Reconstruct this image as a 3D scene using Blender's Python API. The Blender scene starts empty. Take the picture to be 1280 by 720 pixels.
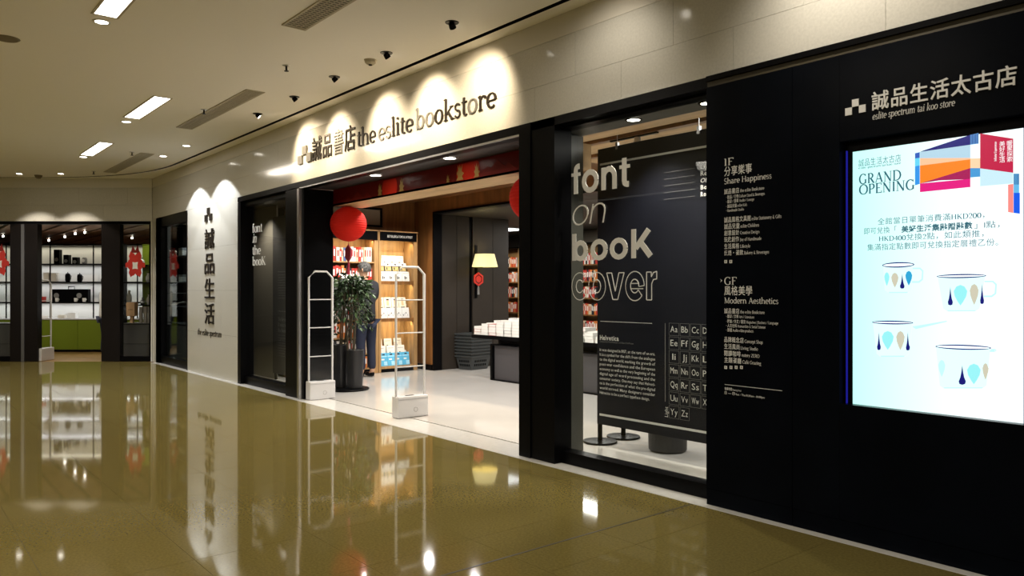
import bpy, math, random
from mathutils import Matrix, Vector
random.seed(7)
S = bpy.context.scene
COL = S.collection
PI = math.pi
# ------------------------------------------------------------------ camera
CAMP = Vector((0, -4.21, 1.40)); FPX = 960.0; HOR = 363.0
YAW = math.atan(797 / 960.0)
AX = Vector((-math.cos(YAW), math.sin(YAW), 0)); RT = Vector((math.sin(YAW), math.cos(YAW), 0))
cd = bpy.data.cameras.new('camera'); cam = bpy.data.objects.new('camera', cd); COL.objects.link(cam)
cd.sensor_width = 36; cd.lens = 36 * FPX / 1280; cd.shift_y = (HOR - 360) / 1280; cd.clip_end = 200
rot = Matrix((RT, Vector((0, 0, 1)), -AX)).transposed()
cam.matrix_world = Matrix.Translation(CAMP) @ rot.to_4x4()
S.camera = cam
# ------------------------------------------------------------------ world, exposure
w = bpy.data.worlds.new('world'); S.world = w; w.use_nodes = True
w.node_tree.nodes['Background'].inputs[0].default_value = (1.0, 0.92, 0.80, 1)
w.node_tree.nodes['Background'].inputs[1].default_value = 0.50
S.view_settings.view_transform = 'Standard'; S.view_settings.look = 'None'
S.view_settings.exposure = 0.2; S.view_settings.gamma = 1.0; S.view_settings.use_curve_mapping = False
S.cycles.max_bounces = 8; S.cycles.transparent_max_bounces = 12
S.cycles.sample_clamp_indirect = 4.0; S.cycles.caustics_reflective = False; S.cycles.caustics_refractive = False

def light(name, kind, loc, energy, color=(1, .85, .65), target=None, size=.1, spot=60, blend=.5, sizey=None):
    l = bpy.data.lights.new(name, kind); l.energy = energy; l.color = color
    if kind == 'AREA':
        l.size = size
        if sizey: l.shape = 'RECTANGLE'; l.size_y = sizey
    else: l.shadow_soft_size = size
    if kind == 'SPOT': l.spot_size = math.radians(spot); l.spot_blend = blend
    o = bpy.data.objects.new(name, l); COL.objects.link(o); o.location = loc
    if target is not None:
        o.rotation_euler = (Vector(target) - Vector(loc)).to_track_quat('-Z', 'Y').to_euler()
    return o
STORE = (1, .95, .88); WARM = (1, .80, .55); NEUT = (1, .90, .76); COOL = (.92, .96, 1)
# fill light added to brighten the store interior, bare lamps without fittings
for x_ in (-10.2, -9.0, -7.8, -6.6):
    for y_ in (1.35, 2.55): light('store_fill_spot', 'SPOT', (x_, y_, 2.88), 76, STORE, (x_, y_, 0), .06, 155, .5)
light('store_area_light', 'AREA', (-9.5, 6.2, 2.70), 110, STORE, None, 4.0, sizey=.5)
light('store_area_light', 'AREA', (-2.4, 1.5, 2.85), 70, STORE, None, 3.0, sizey=.8)

for x_, e_ in ((-16, 260), (-12, 260), (-8, 250), (-4, 190), (0, 190)):      # unseen fill added so light bounces off the floor onto the ceiling
    light('corridor_fill', 'SPOT', (x_, -6.4, 3.55), e_, (1, .93, .82), (x_, -6.4, 0), .12, 165, .4)
# ------------------------------------------------------------------ geometry of the view -> points on real planes
def ray(px): 
    a = (px - 640) / FPX
    return AX + RT * a
def onY(px, py, y=0.0):          # point on the vertical plane y = const
    r = ray(px); t = (y - CAMP.y) / r.y
    return (CAMP.x + r.x * t, 1.4 + (HOR - py) / FPX * t)
def onX(px, py, x):              # point on the vertical plane x = const -> (y, z)
    r = ray(px); t = (x - CAMP.x) / r.x
    return (CAMP.y + r.y * t, 1.4 + (HOR - py) / FPX * t)
def onZ(px, py, z):              # point on a horizontal plane
    t = (z - 1.4) * FPX / (HOR - py); r = ray(px)
    return (CAMP.x + r.x * t, CAMP.y + r.y * t)
def PX(px, y=0.0): return onY(px, HOR, y)[0]
# frame of the far facade (turned 50 degrees from the main one)
CZ = 15.1
ORG = CAMP + AX * CZ + RT * ((190 - 640) / FPX * CZ); ORG.z = 0
ANG = math.atan2(RT.y, RT.x)
FAR = Matrix.Translation(ORG) @ Matrix.Rotation(ANG, 4, 'Z')
def farP(px, py, v=0.0):
    d = CZ + v
    return ((px - 640) / FPX * d - (190 - 640) / FPX * CZ, 1.4 + (HOR - py) / FPX * d)

# ------------------------------------------------------------------ materials
MAT = {}
def mat(name, col=(.5, .5, .5), rough=.5, metal=0, emit=None, es=1.0, ior=1.45, noise=0, nscale=8, bump=0, stretch=(1, 1, 1), col2=None, coat=0, spec=.5):
    if name in MAT: return MAT[name]
    m = bpy.data.materials.new(name); m.use_nodes = True; nt = m.node_tree; b = nt.nodes['Principled BSDF']
    b.inputs['Base Color'].default_value = (*col, 1); b.inputs['Roughness'].default_value = rough
    b.inputs['Metallic'].default_value = metal; b.inputs['Specular IOR Level'].default_value = spec; b.inputs['IOR'].default_value = ior
    if coat: b.inputs['Coat Weight'].default_value = coat; b.inputs['Coat Roughness'].default_value = .05
    if emit: b.inputs['Emission Color'].default_value = (*emit, 1); b.inputs['Emission Strength'].default_value = es
    if noise or bump:
        tc = nt.nodes.new('ShaderNodeTexCoord'); mp = nt.nodes.new('ShaderNodeMapping'); mp.inputs['Scale'].default_value = stretch
        geo = nt.nodes.new('ShaderNodeNewGeometry')
        nt.links.new(geo.outputs['Position'], mp.inputs['Vector'])
        n = nt.nodes.new('ShaderNodeTexNoise'); n.inputs['Scale'].default_value = nscale; n.inputs['Detail'].default_value = 6
        nt.links.new(mp.outputs[0], n.inputs['Vector'])
        if noise:
            r = nt.nodes.new('ShaderNodeMix'); r.data_type = 'RGBA'
            c2 = col2 or tuple(c * (1 - noise) for c in col)
            r.inputs[6].default_value = (*col, 1); r.inputs[7].default_value = (*c2, 1)
            ramp = nt.nodes.new('ShaderNodeMapRange'); ramp.inputs[1].default_value = .35; ramp.inputs[2].default_value = .65
            nt.links.new(n.outputs[0], ramp.inputs[0]); nt.links.new(ramp.outputs[0], r.inputs[0]); nt.links.new(r.outputs[2], b.inputs['Base Color'])
        if bump:
            bp = nt.nodes.new('ShaderNodeBump'); bp.inputs['Strength'].default_value = bump; bp.inputs['Distance'].default_value = .002
            nt.links.new(n.outputs[0], bp.inputs['Height']); nt.links.new(bp.outputs[0], b.inputs['Normal'])
    MAT[name] = m; return m
def glassmat(name, tint=(1, 1, 1), refl=1.0):
    m = bpy.data.materials.new(name); m.use_nodes = True; nt = m.node_tree; nt.nodes.clear()
    o = nt.nodes.new('ShaderNodeOutputMaterial'); mx = nt.nodes.new('ShaderNodeMixShader')
    t = nt.nodes.new('ShaderNodeBsdfTransparent'); t.inputs[0].default_value = (*tint, 1)
    g = nt.nodes.new('ShaderNodeBsdfGlossy'); g.inputs['Roughness'].default_value = .0
    f = nt.nodes.new('ShaderNodeLayerWeight'); f.inputs[0].default_value = .5      # Schlick reflectance of both pane faces
    p = nt.nodes.new('ShaderNodeMath'); p.operation = 'POWER'; p.inputs[1].default_value = 5
    mu = nt.nodes.new('ShaderNodeMath'); mu.operation = 'MULTIPLY_ADD'; mu.inputs[1].default_value = .9*refl; mu.inputs[2].default_value = .04*refl
    nt.links.new(f.outputs['Facing'], p.inputs[0]); nt.links.new(p.outputs[0], mu.inputs[0]); nt.links.new(mu.outputs[0], mx.inputs[0])
    nt.links.new(t.outputs[0], mx.inputs[1]); nt.links.new(g.outputs[0], mx.inputs[2]); nt.links.new(mx.outputs[0], o.inputs[0])
    MAT[name] = m; return m
M_FLOOR = mat('polished olive stone', (.212, .166, .050), .05, ior=1.62, noise=.22, nscale=70)
M_JOINT = mat('dark joint', (.05, .04, .02), .6)
M_WFLOOR = mat('polished white floor', (.62, .60, .57), .10, ior=1.5, noise=.06, nscale=1.5)
M_STONE = mat('polished beige stone', (.56, .545, .49), .12, ior=1.45, noise=.10, nscale=60)
M_BAND = mat('off white painted band', (.62, .59, .52), .45)
M_CEIL = mat('cream painted ceiling', (.84, .82, .78), .85)
M_BLACK = mat('satin black metal', (.0025, .0025, .003), .3, spec=.09)
M_PANEL = mat('black laminated panel', (.0025, .0035, .006), .25, spec=.06, noise=.3, nscale=3)
M_SOFFIT = mat('dark brown soffit', (.035, .028, .028), .5)
M_STEEL = mat('brushed steel', (.55, .55, .56), .3, 1)
M_GREYW = mat('grey green plaster', (.085, .085, .075), .35, noise=.1, nscale=4)
M_WOOD = mat('honey oak', (.42, .245, .10), .45, noise=.35, nscale=5, stretch=(3, 3, .35))
M_WOODD = mat('walnut brown wood', (.23, .10, .03), .35, noise=.4, nscale=5, stretch=(3, 3, .3))
M_WOODL = mat('light oak soffit', (.66, .44, .22), .5, noise=.2, nscale=4, stretch=(.4, 3, 3))
M_DARKP = mat('charcoal panel', (.030, .024, .019), .5, spec=.3, noise=.15, nscale=3)
M_RED = mat('red lacquered banner', (.17, .006, .005), .35, spec=.25)
M_REDB = mat('bright red print', (.50, .02, .008), .5, spec=.2)
M_REDM = mat('dull red print', (.23, .022, .018), .6, spec=.15)
M_GOLD = mat('gold print', (.50, .32, .10), .35)
M_WHITE = mat('white print', (.80, .80, .78), .5)
M_WHITEP = mat('white plastic', (.62, .62, .62), .35)
M_LET = mat('dark bronze letter metal', (.035, .028, .022), .35, .6)
M_LETLIT = mat('spotlit letter metal', (.26, .25, .23), .35, .6)  # letter bronze with the glare of the sign spots put into its colour
M_LETW = mat('white acrylic letters', (.75, .75, .73), .4)
M_SILV = mat('silver grey vinyl', (.78, .78, .76), .5)
M_LAMP = mat('lit lamp lens', (1, 1, 1), .5, emit=(1, .93, .80), es=14)
M_PLIGHT = mat('lit panel diffuser', (1, 1, 1), .5, emit=(1, .95, .86), es=5)
M_VENT = mat('painted vent metal', (.42, .38, .29), .6)
M_VENTD = mat('vent dark', (.05, .045, .035), .8)
M_CLOTH = mat('black banner fabric', (.009, .010, .017), .5, spec=.25, bump=.5, nscale=3)
M_GREY = mat('mid grey', (.22, .22, .22), .5)
G1 = glassmat('shop window glass', (.95, .97, .96), .55)
G2 = glassmat('dim shop window glass', (.80, .85, .86), 1.3)
G3 = glassmat('clear acrylic', (.93, .95, .96), 1.0)

# ------------------------------------------------------------------ mesh builder
WM = {}
class MB:
    def __init__(s, M=None): s.v = []; s.f = []; s.M = M
    def add(s, vs, fs):
        n = len(s.v); s.v += [Vector(v) for v in vs]; s.f += [tuple(i + n for i in f) for f in fs]; return s
    def box(s, x0, x1, y0, y1, z0, z1):
        return s.add([(x0,y0,z0),(x1,y0,z0),(x1,y1,z0),(x0,y1,z0),(x0,y0,z1),(x1,y0,z1),(x1,y1,z1),(x0,y1,z1)],
                     [(0,3,2,1),(4,5,6,7),(0,1,5,4),(1,2,6,5),(2,3,7,6),(3,0,4,7)])
    def prism(s, pts, z0, z1):            # polygon in xy extruded in z
        n = len(pts)
        return s.add([(x, y, z0) for x, y in pts] + [(x, y, z1) for x, y in pts],
                     [tuple(range(n))[::-1], tuple(range(n, 2*n))] + [(i, (i+1) % n, n+(i+1) % n, n+i) for i in range(n)])
    def prism_xz(s, pts, y0, y1):         # polygon in xz extruded in y
        n = len(pts)
        return s.add([(x, y0, z) for x, z in pts] + [(x, y1, z) for x, z in pts],
                     [tuple(range(n)), tuple(range(n, 2*n))[::-1]] + [(i, n+i, n+(i+1) % n, (i+1) % n) for i in range(n)])
    def cyl(s, c, r, h, n=20, r2=None, axis='z', cap=True):
        r2 = r if r2 is None else r2; vs = []
        for k, (rr, hh) in enumerate(((r, 0), (r2, h))):
            for i in range(n):
                a = 2*PI*i/n; p = (rr*math.cos(a), rr*math.sin(a), hh)
                if axis == 'y': p = (p[0], p[2], p[1])
                if axis == 'x': p = (p[2], p[0], p[1])
                vs.append((c[0]+p[0], c[1]+p[1], c[2]+p[2]))
        fs = [(i, (i+1) % n, n+(i+1) % n, n+i) for i in range(n)]
        if cap: fs += [tuple(range(n))[::-1], tuple(range(n, 2*n))]
        return s.add(vs, fs)
    def lathe(s, prof, c=(0, 0, 0), n=24, caps=True):
        vs = []; m = len(prof)
        for r, z in prof:
            for i in range(n): a = 2*PI*i/n; vs.append((c[0]+r*math.cos(a), c[1]+r*math.sin(a), c[2]+z))
        fs = [(k*n+i, k*n+(i+1) % n, (k+1)*n+(i+1) % n, (k+1)*n+i) for k in range(m-1) for i in range(n)]
        if caps: fs += [tuple(range(n))[::-1], tuple(range((m-1)*n, m*n))]
        return s.add(vs, fs)
    def tube(s, pts, r, n=8, closed=False):
        pts = [Vector(p) for p in pts]; rings = []; m = len(pts)
        up = Vector((0.123, .31, 1)).normalized(); vs = []
        for i, p in enumerate(pts):
            a = pts[(i-1) % m] if (i > 0 or closed) else p; b = pts[(i+1) % m] if (i < m-1 or closed) else p
            d = (b - a).normalized(); u = d.cross(up).normalized(); v = d.cross(u).normalized()
            rr = r[i] if isinstance(r, (list, tuple)) else r
            k = 1.0
            if 0 < i < m-1 or closed:
                d1 = (p - a).normalized(); k = 1 / max(.5, d1.dot(d))
            for j in range(n): t = 2*PI*j/n; vs.append(p + (u*math.cos(t) + v*math.sin(t)) * rr * k)
        fs = [(i*n+j, i*n+(j+1) % n, ((i+1) % m)*n+(j+1) % n, ((i+1) % m)*n+j) for i in range(m if closed else m-1) for j in range(n)]
        if not closed: fs += [tuple(range(n))[::-1], tuple(range((m-1)*n, m*n))]
        return s.add(vs, fs)
    def build(s, name, m, parent=None, smooth=False, label=None, kind=None, bevel=0):
        vs = [s.M @ v for v in s.v] if s.M else s.v
        if parent is not None:
            inv = WM[parent.name].inverted() if parent.name in WM else Matrix()
            vs = [inv @ v for v in vs]
        me = bpy.data.meshes.new(name); me.from_pydata(vs, [], s.f); me.update()
        if smooth: me.shade_smooth() if hasattr(me, 'shade_smooth') else None
        if m: me.materials.append(m)
        o = bpy.data.objects.new(name, me); COL.objects.link(o)
        if parent is not None:
            o.parent = parent
            WM[o.name] = WM.get(parent.name, Matrix())
        else: WM[o.name] = Matrix()
        if label: o['label'] = label
        if kind: o['kind'] = kind
        if bevel:
            b = o.modifiers.new('bevel', 'BEVEL'); b.width = bevel; b.segments = 2; b.limit_method = 'ANGLE'
        return o
def tag(o, label, cat, group=None, kind=None):
    o['label'] = label; o['category'] = cat
    if group: o['group'] = group
    if kind: o['kind'] = kind
    return o
def thing(name, label, cat, loc=(0, 0, 0), rz=0, group=None):
    o = bpy.data.objects.new(name, None); COL.objects.link(o); o.empty_display_size = .1
    o.location = loc; o.rotation_euler = (0, 0, rz)
    WM[o.name] = Matrix.Translation(Vector(loc)) @ Matrix.Rotation(rz, 4, 'Z')
    return tag(o, label, cat, group)
def struct(name, loc=(0, 0, 0)):
    o = bpy.data.objects.new(name, None); COL.objects.link(o); o['kind'] = 'structure'; o.location = loc
    WM[o.name] = Matrix.Translation(Vector(loc)); return o
def dup(o, loc, rz=0, label=None, parent=None, first=True):
    c = o.copy(); COL.objects.link(c)
    if parent is not None: c.parent = parent
    else:
        c.location = loc; c.rotation_euler = (0, 0, rz)
        WM[c.name] = Matrix.Translation(Vector(loc)) @ Matrix.Rotation(rz, 4, 'Z')
        if label: c['label'] = label
    for ch in list(o.children): dup(ch, None, parent=c)
    return c
def sbox(name, b, m, parent=None, kind='structure', **k):
    o = MB().box(*b).build(name, m, parent, **k)
    if parent is None: o['kind'] = kind
    return o

# ------------------------------------------------------------------ lettering
TH, TN = .085, .034
def _stroke(pts, wd):
    n = len(pts); L = []; R = []
    for i, p in enumerate(pts):
        a = pts[max(0, i-1)]; b = pts[min(n-1, i+1)]
        dx, dy = b[0]-a[0], b[1]-a[1]; l = math.hypot(dx, dy) or 1; dx /= l; dy /= l
        hw = (wd if wd else TN + (TH*1.1-TN) * abs(dy)**1.6) / 2
        L.append((p[0]-dy*hw, p[1]+dx*hw)); R.append((p[0]+dy*hw, p[1]-dx*hw))
    return L, R
def _glyph(ops):
    vs, fs = [], []; cnt = [0]
    def strip(L, R):
        k = len(vs); n = len(L)
        cnt[0] += 1
        for f in (cnt[0]*.035, 1):
            vs.extend([(x, y, f) for x, y in L]); vs.extend([(x, y, f) for x, y in R])
        for i in range(n-1):
            fs.append((k+i, k+n+i, k+n+i+1, k+i+1))
            fs.append((k+i, k+i+1, k+2*n+i+1, k+2*n+i)); fs.append((k+n+i+1, k+n+i, k+3*n+i, k+3*n+i+1))
        fs.append((k, k+2*n, k+3*n, k+n)); fs.append((k+n-1, k+2*n-1, k+4*n-1, k+3*n-1))
    for o in ops:
        t = o[0]
        if t == 'v': strip(*_stroke([(o[1], o[2]), (o[1], o[3])], TH))
        elif t == 'b': strip(*_stroke([(o[1], o[2]), (o[3], o[4])], o[5]))
        elif t == 'h': strip(*_stroke([(o[1], o[3]), (o[2], o[3])], TN))
        elif t == 'a':
            _, cx, cy, rx, ry, a0, a1 = o[:7]; n = max(4, int(abs(a1-a0)/22))
            strip(*_stroke([(cx+rx*math.cos(math.radians(a0+(a1-a0)*i/n)), cy+ry*math.sin(math.radians(a0+(a1-a0)*i/n))) for i in range(n+1)], o[7] if len(o) > 7 else None))
        elif t == 'l': strip(*_stroke([(o[1], o[2]), (o[3], o[4])], TH if o[5] == 'T' else TN))
        elif t == 's': strip([(o[1]-.09, o[2]+.03), (o[1]+.09, o[2]+.03)], [(o[1]-.09, o[2]), (o[1]+.09, o[2])])
        elif t == 'e': strip([(o[1]-.09, o[2]), (o[1]+.01, o[2]+.03)], [(o[1]-.09, o[2]-.03), (o[1]+.01, o[2]-.04)])
        elif t == 'r': strip([(o[1], o[2]+.03), (o[1]+.09, o[2]+.04)], [(o[1], o[2]), (o[1]+.09, o[2]+.01)])
        elif t == 'd':
            n = 8; k = len(vs)
            for f in (0, 1): vs.extend([(o[1]+.052*math.cos(2*PI*i/n), o[2]+.052*math.sin(2*PI*i/n), f) for i in range(n)])
            fs.append(tuple(range(k, k+n))); fs.extend([(k+i, k+(i+1) % n, k+n+(i+1) % n, k+n+i) for i in range(n)])
    return vs, fs
GL = {
'a': (.46, [('a',.19,.31,.13,.13,0,150),('v',.32,.05,.32),('a',.39,.07,.06,.06,180,300),('a',.18,.12,.12,.12,70,330)]),
'b': (.52, [('v',.10,0,.70),('e',.09,.70),('a',.27,.22,.16,.22,-150,150)]),
'c': (.41, [('a',.23,.22,.17,.22,45,320),('d',.33,.35)]),
'd': (.54, [('a',.24,.22,.16,.22,30,330),('v',.42,.02,.70),('e',.41,.70),('r',.43,0)]),
'e': (.44, [('a',.23,.22,.17,.22,0,312),('h',.08,.41,.22)]),
'f': (.29, [('v',.12,0,.58),('a',.21,.57,.10,.11,50,180),('h',.02,.26,.43),('s',.12,0),('d',.27,.64)]),
'g': (.48, [('a',.21,.30,.13,.14,0,360),('a',.22,-.10,.17,.10,0,360),('l',.12,.18,.14,.0,'t'),('l',.33,.42,.43,.43,'t')]),
'h': (.56, [('v',.11,0,.70),('e',.10,.70),('a',.28,.26,.16,.18,0,150),('v',.44,0,.27),('s',.11,0),('s',.44,0)]),
'i': (.25, [('v',.12,0,.43),('e',.11,.44),('s',.12,0),('d',.12,.60)]),
'j': (.25, [('v',.12,-.12,.43),('e',.11,.44),('a',.04,-.12,.08,.09,-100,0),('d',.12,.60)]),
'k': (.52, [('v',.11,0,.70),('e',.10,.70),('s',.11,0),('l',.13,.18,.38,.42,'t'),('s',.39,.41),('l',.22,.27,.43,.0,'T'),('s',.44,0)]),
'l': (.26, [('v',.13,0,.70),('e',.12,.70),('s',.13,0)]),
'm': (.82, [('v',.11,0,.43),('e',.10,.44),('a',.25,.26,.14,.18,0,150),('v',.40,0,.27),('a',.54,.26,.14,.18,0,150),('v',.68,0,.27),('s',.11,0),('s',.40,0),('s',.68,0)]),
'n': (.56, [('v',.11,0,.43),('e',.10,.44),('a',.28,.26,.16,.18,0,150),('v',.44,0,.27),('s',.11,0),('s',.44,0)]),
'o': (.48, [('a',.24,.22,.18,.22,0,360)]),
'p': (.53, [('v',.11,-.22,.43),('e',.10,.44),('a',.28,.22,.16,.22,-150,150),('s',.11,-.22)]),
'q': (.53, [('a',.24,.22,.16,.22,30,330),('v',.42,-.22,.43),('s',.42,-.22)]),
'r': (.37, [('v',.11,0,.43),('e',.10,.44),('a',.25,.29,.13,.14,60,160),('s',.11,0),('d',.32,.38)]),
's': (.35, [('a',.17,.335,.11,.105,20,270,.05),('a',.17,.115,.12,.115,90,-160,.055)]),
't': (.30, [('v',.13,.08,.57),('h',.02,.27,.43),('a',.22,.09,.09,.085,180,310)]),
'u': (.56, [('v',.11,.14,.43),('e',.10,.44),('a',.27,.17,.16,.17,180,340),('v',.43,0,.43),('e',.42,.44),('r',.44,0)]),
'v': (.48, [('l',.07,.44,.24,0,'T'),('l',.24,0,.41,.44,'t'),('s',.08,.41),('s',.40,.41)]),
'w': (.70, [('l',.07,.44,.22,0,'T'),('l',.22,0,.35,.44,'t'),('l',.35,.44,.49,0,'T'),('l',.49,0,.62,.44,'t'),('s',.08,.41),('s',.62,.41)]),
'x': (.48, [('l',.08,.44,.40,0,'T'),('l',.08,0,.40,.44,'t'),('s',.08,.41),('s',.40,0)]),
'y': (.48, [('l',.07,.44,.24,0,'T'),('l',.12,-.22,.41,.44,'t'),('s',.08,.41),('s',.40,.41)]),
'z': (.42, [('h',.05,.37,.42),('l',.06,.0,.36,.44,'T'),('h',.05,.38,.02)]),
'A': (.66, [('l',.08,0,.32,.66,'t'),('l',.32,.66,.57,0,'T'),('h',.17,.46,.22),('s',.09,0),('s',.57,0)]),
'B': (.56, [('v',.13,0,.66),('a',.28,.49,.15,.16,-90,90),('a',.28,.17,.18,.17,-90,90),('h',.05,.28,.65),('h',.05,.28,.01),('h',.13,.28,.33)]),
'C': (.62, [('a',.35,.33,.28,.33,50,315),('l',.55,.50,.55,.66,'t')]),
'D': (.70, [('v',.14,0,.66),('a',.30,.33,.32,.32,-90,90),('h',.05,.31,.65),('h',.05,.31,.01)]),
'E': (.54, [('v',.14,0,.66),('h',.05,.47,.645),('h',.14,.38,.34),('h',.05,.49,.015),('l',.47,.66,.48,.52,'t'),('l',.49,0,.50,.15,'t')]),
'F': (.52, [('v',.14,0,.66),('h',.05,.47,.645),('h',.14,.38,.34),('s',.14,0),('l',.47,.66,.48,.52,'t')]),
'G': (.68, [('a',.35,.33,.28,.33,50,325),('v',.55,.03,.28),('s',.56,.27),('l',.55,.50,.55,.66,'t')]),
'H': (.70, [('v',.14,0,.66),('v',.56,0,.66),('h',.14,.56,.34),('s',.14,0),('s',.56,0),('s',.14,.63),('s',.56,.63)]),
'I': (.30, [('v',.15,0,.66),('s',.15,0),('s',.15,.63)]),
'J': (.36, [('v',.2,0,.66),('s',.2,.63),('a',.1,0,.1,.1,-120,0)]),
'K': (.66, [('v',.14,0,.66),('s',.14,0),('s',.14,.63),('l',.16,.28,.52,.64,'t'),('s',.52,.63),('l',.27,.38,.56,0,'T'),('s',.58,0)]),
'L': (.54, [('v',.14,0,.66),('s',.14,.63),('h',.05,.49,.015),('l',.49,0,.50,.15,'t')]),
'M': (.84, [('l',.14,0,.14,.66,'t'),('l',.14,.66,.42,.02,'T'),('l',.42,.02,.68,.66,'t'),('v',.69,0,.66),('s',.13,0),('s',.70,0),('s',.10,.63),('s',.72,.63)]),
'N': (.72, [('l',.14,0,.14,.66,'t'),('l',.12,.66,.58,.0,'T'),('l',.58,0,.58,.66,'t'),('s',.13,0),('s',.58,.63),('s',.09,.63)]),
'O': (.72, [('a',.36,.33,.30,.33,0,360)]),
'P': (.54, [('v',.14,0,.66),('a',.28,.48,.18,.17,-90,90),('h',.05,.28,.645),('h',.14,.28,.31),('s',.14,0)]),
'R': (.62, [('v',.14,0,.66),('a',.28,.49,.17,.16,-90,90),('h',.05,.28,.645),('h',.14,.28,.33),('s',.14,0),('l',.28,.33,.54,0,'T'),('s',.57,0)]),
'S': (.48, [('a',.24,.49,.16,.16,30,270,.06),('a',.24,.17,.18,.17,90,-150,.07)]),
'T': (.60, [('v',.30,0,.66),('h',.04,.56,.645),('s',.30,0),('l',.04,.66,.04,.5,'t'),('l',.56,.66,.56,.5,'t')]),
'Z': (.56, [('h',.06,.5,.645),('l',.08,0,.48,.66,'T'),('h',.06,.52,.015)]),
'1': (.34, [('v',.18,0,.64),('s',.18,0),('e',.16,.64)]),
'2': (.46, [('a',.22,.47,.15,.17,170,-40),('l',.34,.36,.08,.02,'t'),('h',.06,.42,.03)]),
'0': (.50, [('a',.25,.31,.19,.31,0,360)]),
'4': (.48, [('l',.33,.64,.05,.2,'t'),('h',.04,.45,.2),('v',.33,0,.64),('s',.33,0)]),
'&': (.64, [('a',.26,.5,.12,.14,-60,240,.05),('l',.19,.38,.52,.0,'T'),('a',.25,.17,.18,.17,120,350)]),
}
def grotesque(s, w=.15, shear=0, outline=0):
    """plain sans letters of one stroke width; outline > 0 draws only their edges"""
    out = []; x = 0; h = w/2; tw = w*.8
    for ch in s:
        A = {
        'o': (.58, [('a', .29, .26, .25-h+.02, .28-h, 0, 360, w)]),
        'c': (.54, [('a', .29, .26, .25-h+.02, .28-h, 40, 320, w)]),
        'e': (.56, [('a', .29, .26, .25-h+.02, .28-h, 0, 322, w), ('b', .05+w*.7, .26, .53-w*.3, .26, tw*.8)]),
        'n': (.57, [('b', .05+h, 0, .05+h, .52, w), ('a', .285, .29, .235-h, .25-h, 0, 165, w), ('b', .52-h, 0, .52-h, .30, w)]),
        'r': (.36, [('b', .05+h, 0, .05+h, .52, w), ('a', .30, .24, .25-h, .28-h, 88, 170, w)]),
        'f': (.33, [('b', .10+h, 0, .10+h, .58, w), ('a', .25+h*.4, .57, .15-h*.6, .15-h, 80, 180, w), ('b', .02, .465, .32, .465, tw*.75)]),
        't': (.34, [('b', .09+h, .12, .09+h, .66, w), ('a', .24+h*.4, .13, .15-h*.6, .13-h, 180, 280, w), ('b', .01, .465, .32, .465, tw*.75)]),
        'b': (.61, [('b', .05+h, 0, .05+h, .72, w), ('a', .32, .26, .245-h, .28-h, 0, 360, w)]),
        'K': (.70, [('b', .06+h, 0, .06+h, .72, w), ('b', .05+w, .24, .55, .69, w*1.05), ('b', .29, .42, .60, .035, w*1.1)]),
        'v': (.53, [('b', .07, .52, .265, 0, w), ('b', .265, 0, .46, .52, w)]),
        }[ch]
        if outline:
            segs = []
            if ch == 'v': P = [[(.0, .52), (.155, .52), (.265, .16), (.375, .52), (.53, .52), (.34, 0), (.19, 0)]]
            elif ch == 'r': P = [[(.05, 0), (.05, .52), (.18, .52), (.18, .43), (.24, .51), (.33, .53), (.33, .39), (.24, .38), (.19, .30), (.19, 0)]]
            else:
                P = []
                for o in A[1][:1]:
                    L, Rr = _stroke([(o[1]+o[3]*math.cos(math.radians(o[5]+(o[6]-o[5])*i/20)), o[2]+o[4]*math.sin(math.radians(o[5]+(o[6]-o[5])*i/20))) for i in range(21)], w)
                    P += [L, Rr] if ch == 'o' else [L + Rr[::-1]]
                if ch == 'e': P = [P[0], [(.16, .21), (.53, .21)], [(.16, .31), (.40, .31)]]
            for p in P:
                q = p if ch == 'e' and len(p) == 2 else p + [p[0]]
                for a, b in zip(q, q[1:]):
                    if a != b: segs.append(('b', a[0], a[1], b[0], b[1], outline))
            A = (A[0], segs)
        vs, fs = _glyph(A[1]); out.append((ch, [(a + x + b*shear, b, c) for a, b, c in vs], fs)); x += A[0] + .02
    return out
def weight(a, b):
    global TH, TN
    TH, TN = a, b
_cv = bpy.data.curves.new('text_source', 'FONT'); _cvo = bpy.data.objects.new('text_source', _cv); COL.objects.link(_cvo)
_cache = {}
def _sans(s, bold=0, outline=0, res=2, depth=True):
    key = (s, bold, outline, res, depth)
    if key in _cache: return _cache[key]
    _cv.body = s; _cv.resolution_u = res
    _cv.offset = bold; _cv.extrude = .5 if (depth and not outline) else 0
    _cv.fill_mode = 'NONE' if outline else 'BOTH'; _cv.bevel_depth = outline; _cv.bevel_resolution = 0
    bpy.context.view_layer.update()
    ev = _cvo.evaluated_get(bpy.context.evaluated_depsgraph_get()); me = ev.to_mesh()
    if outline: vs = [(v.co.x, v.co.y, .5 - v.co.z / outline / 2) for v in me.vertices]
    else: vs = [(v.co.x, v.co.y, .5 - v.co.z if depth else 0) for v in me.vertices]
    fs = [tuple(p.vertices) for p in me.polygons]; ev.to_mesh_clear()
    _cache[key] = (vs, fs); return vs, fs
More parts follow.
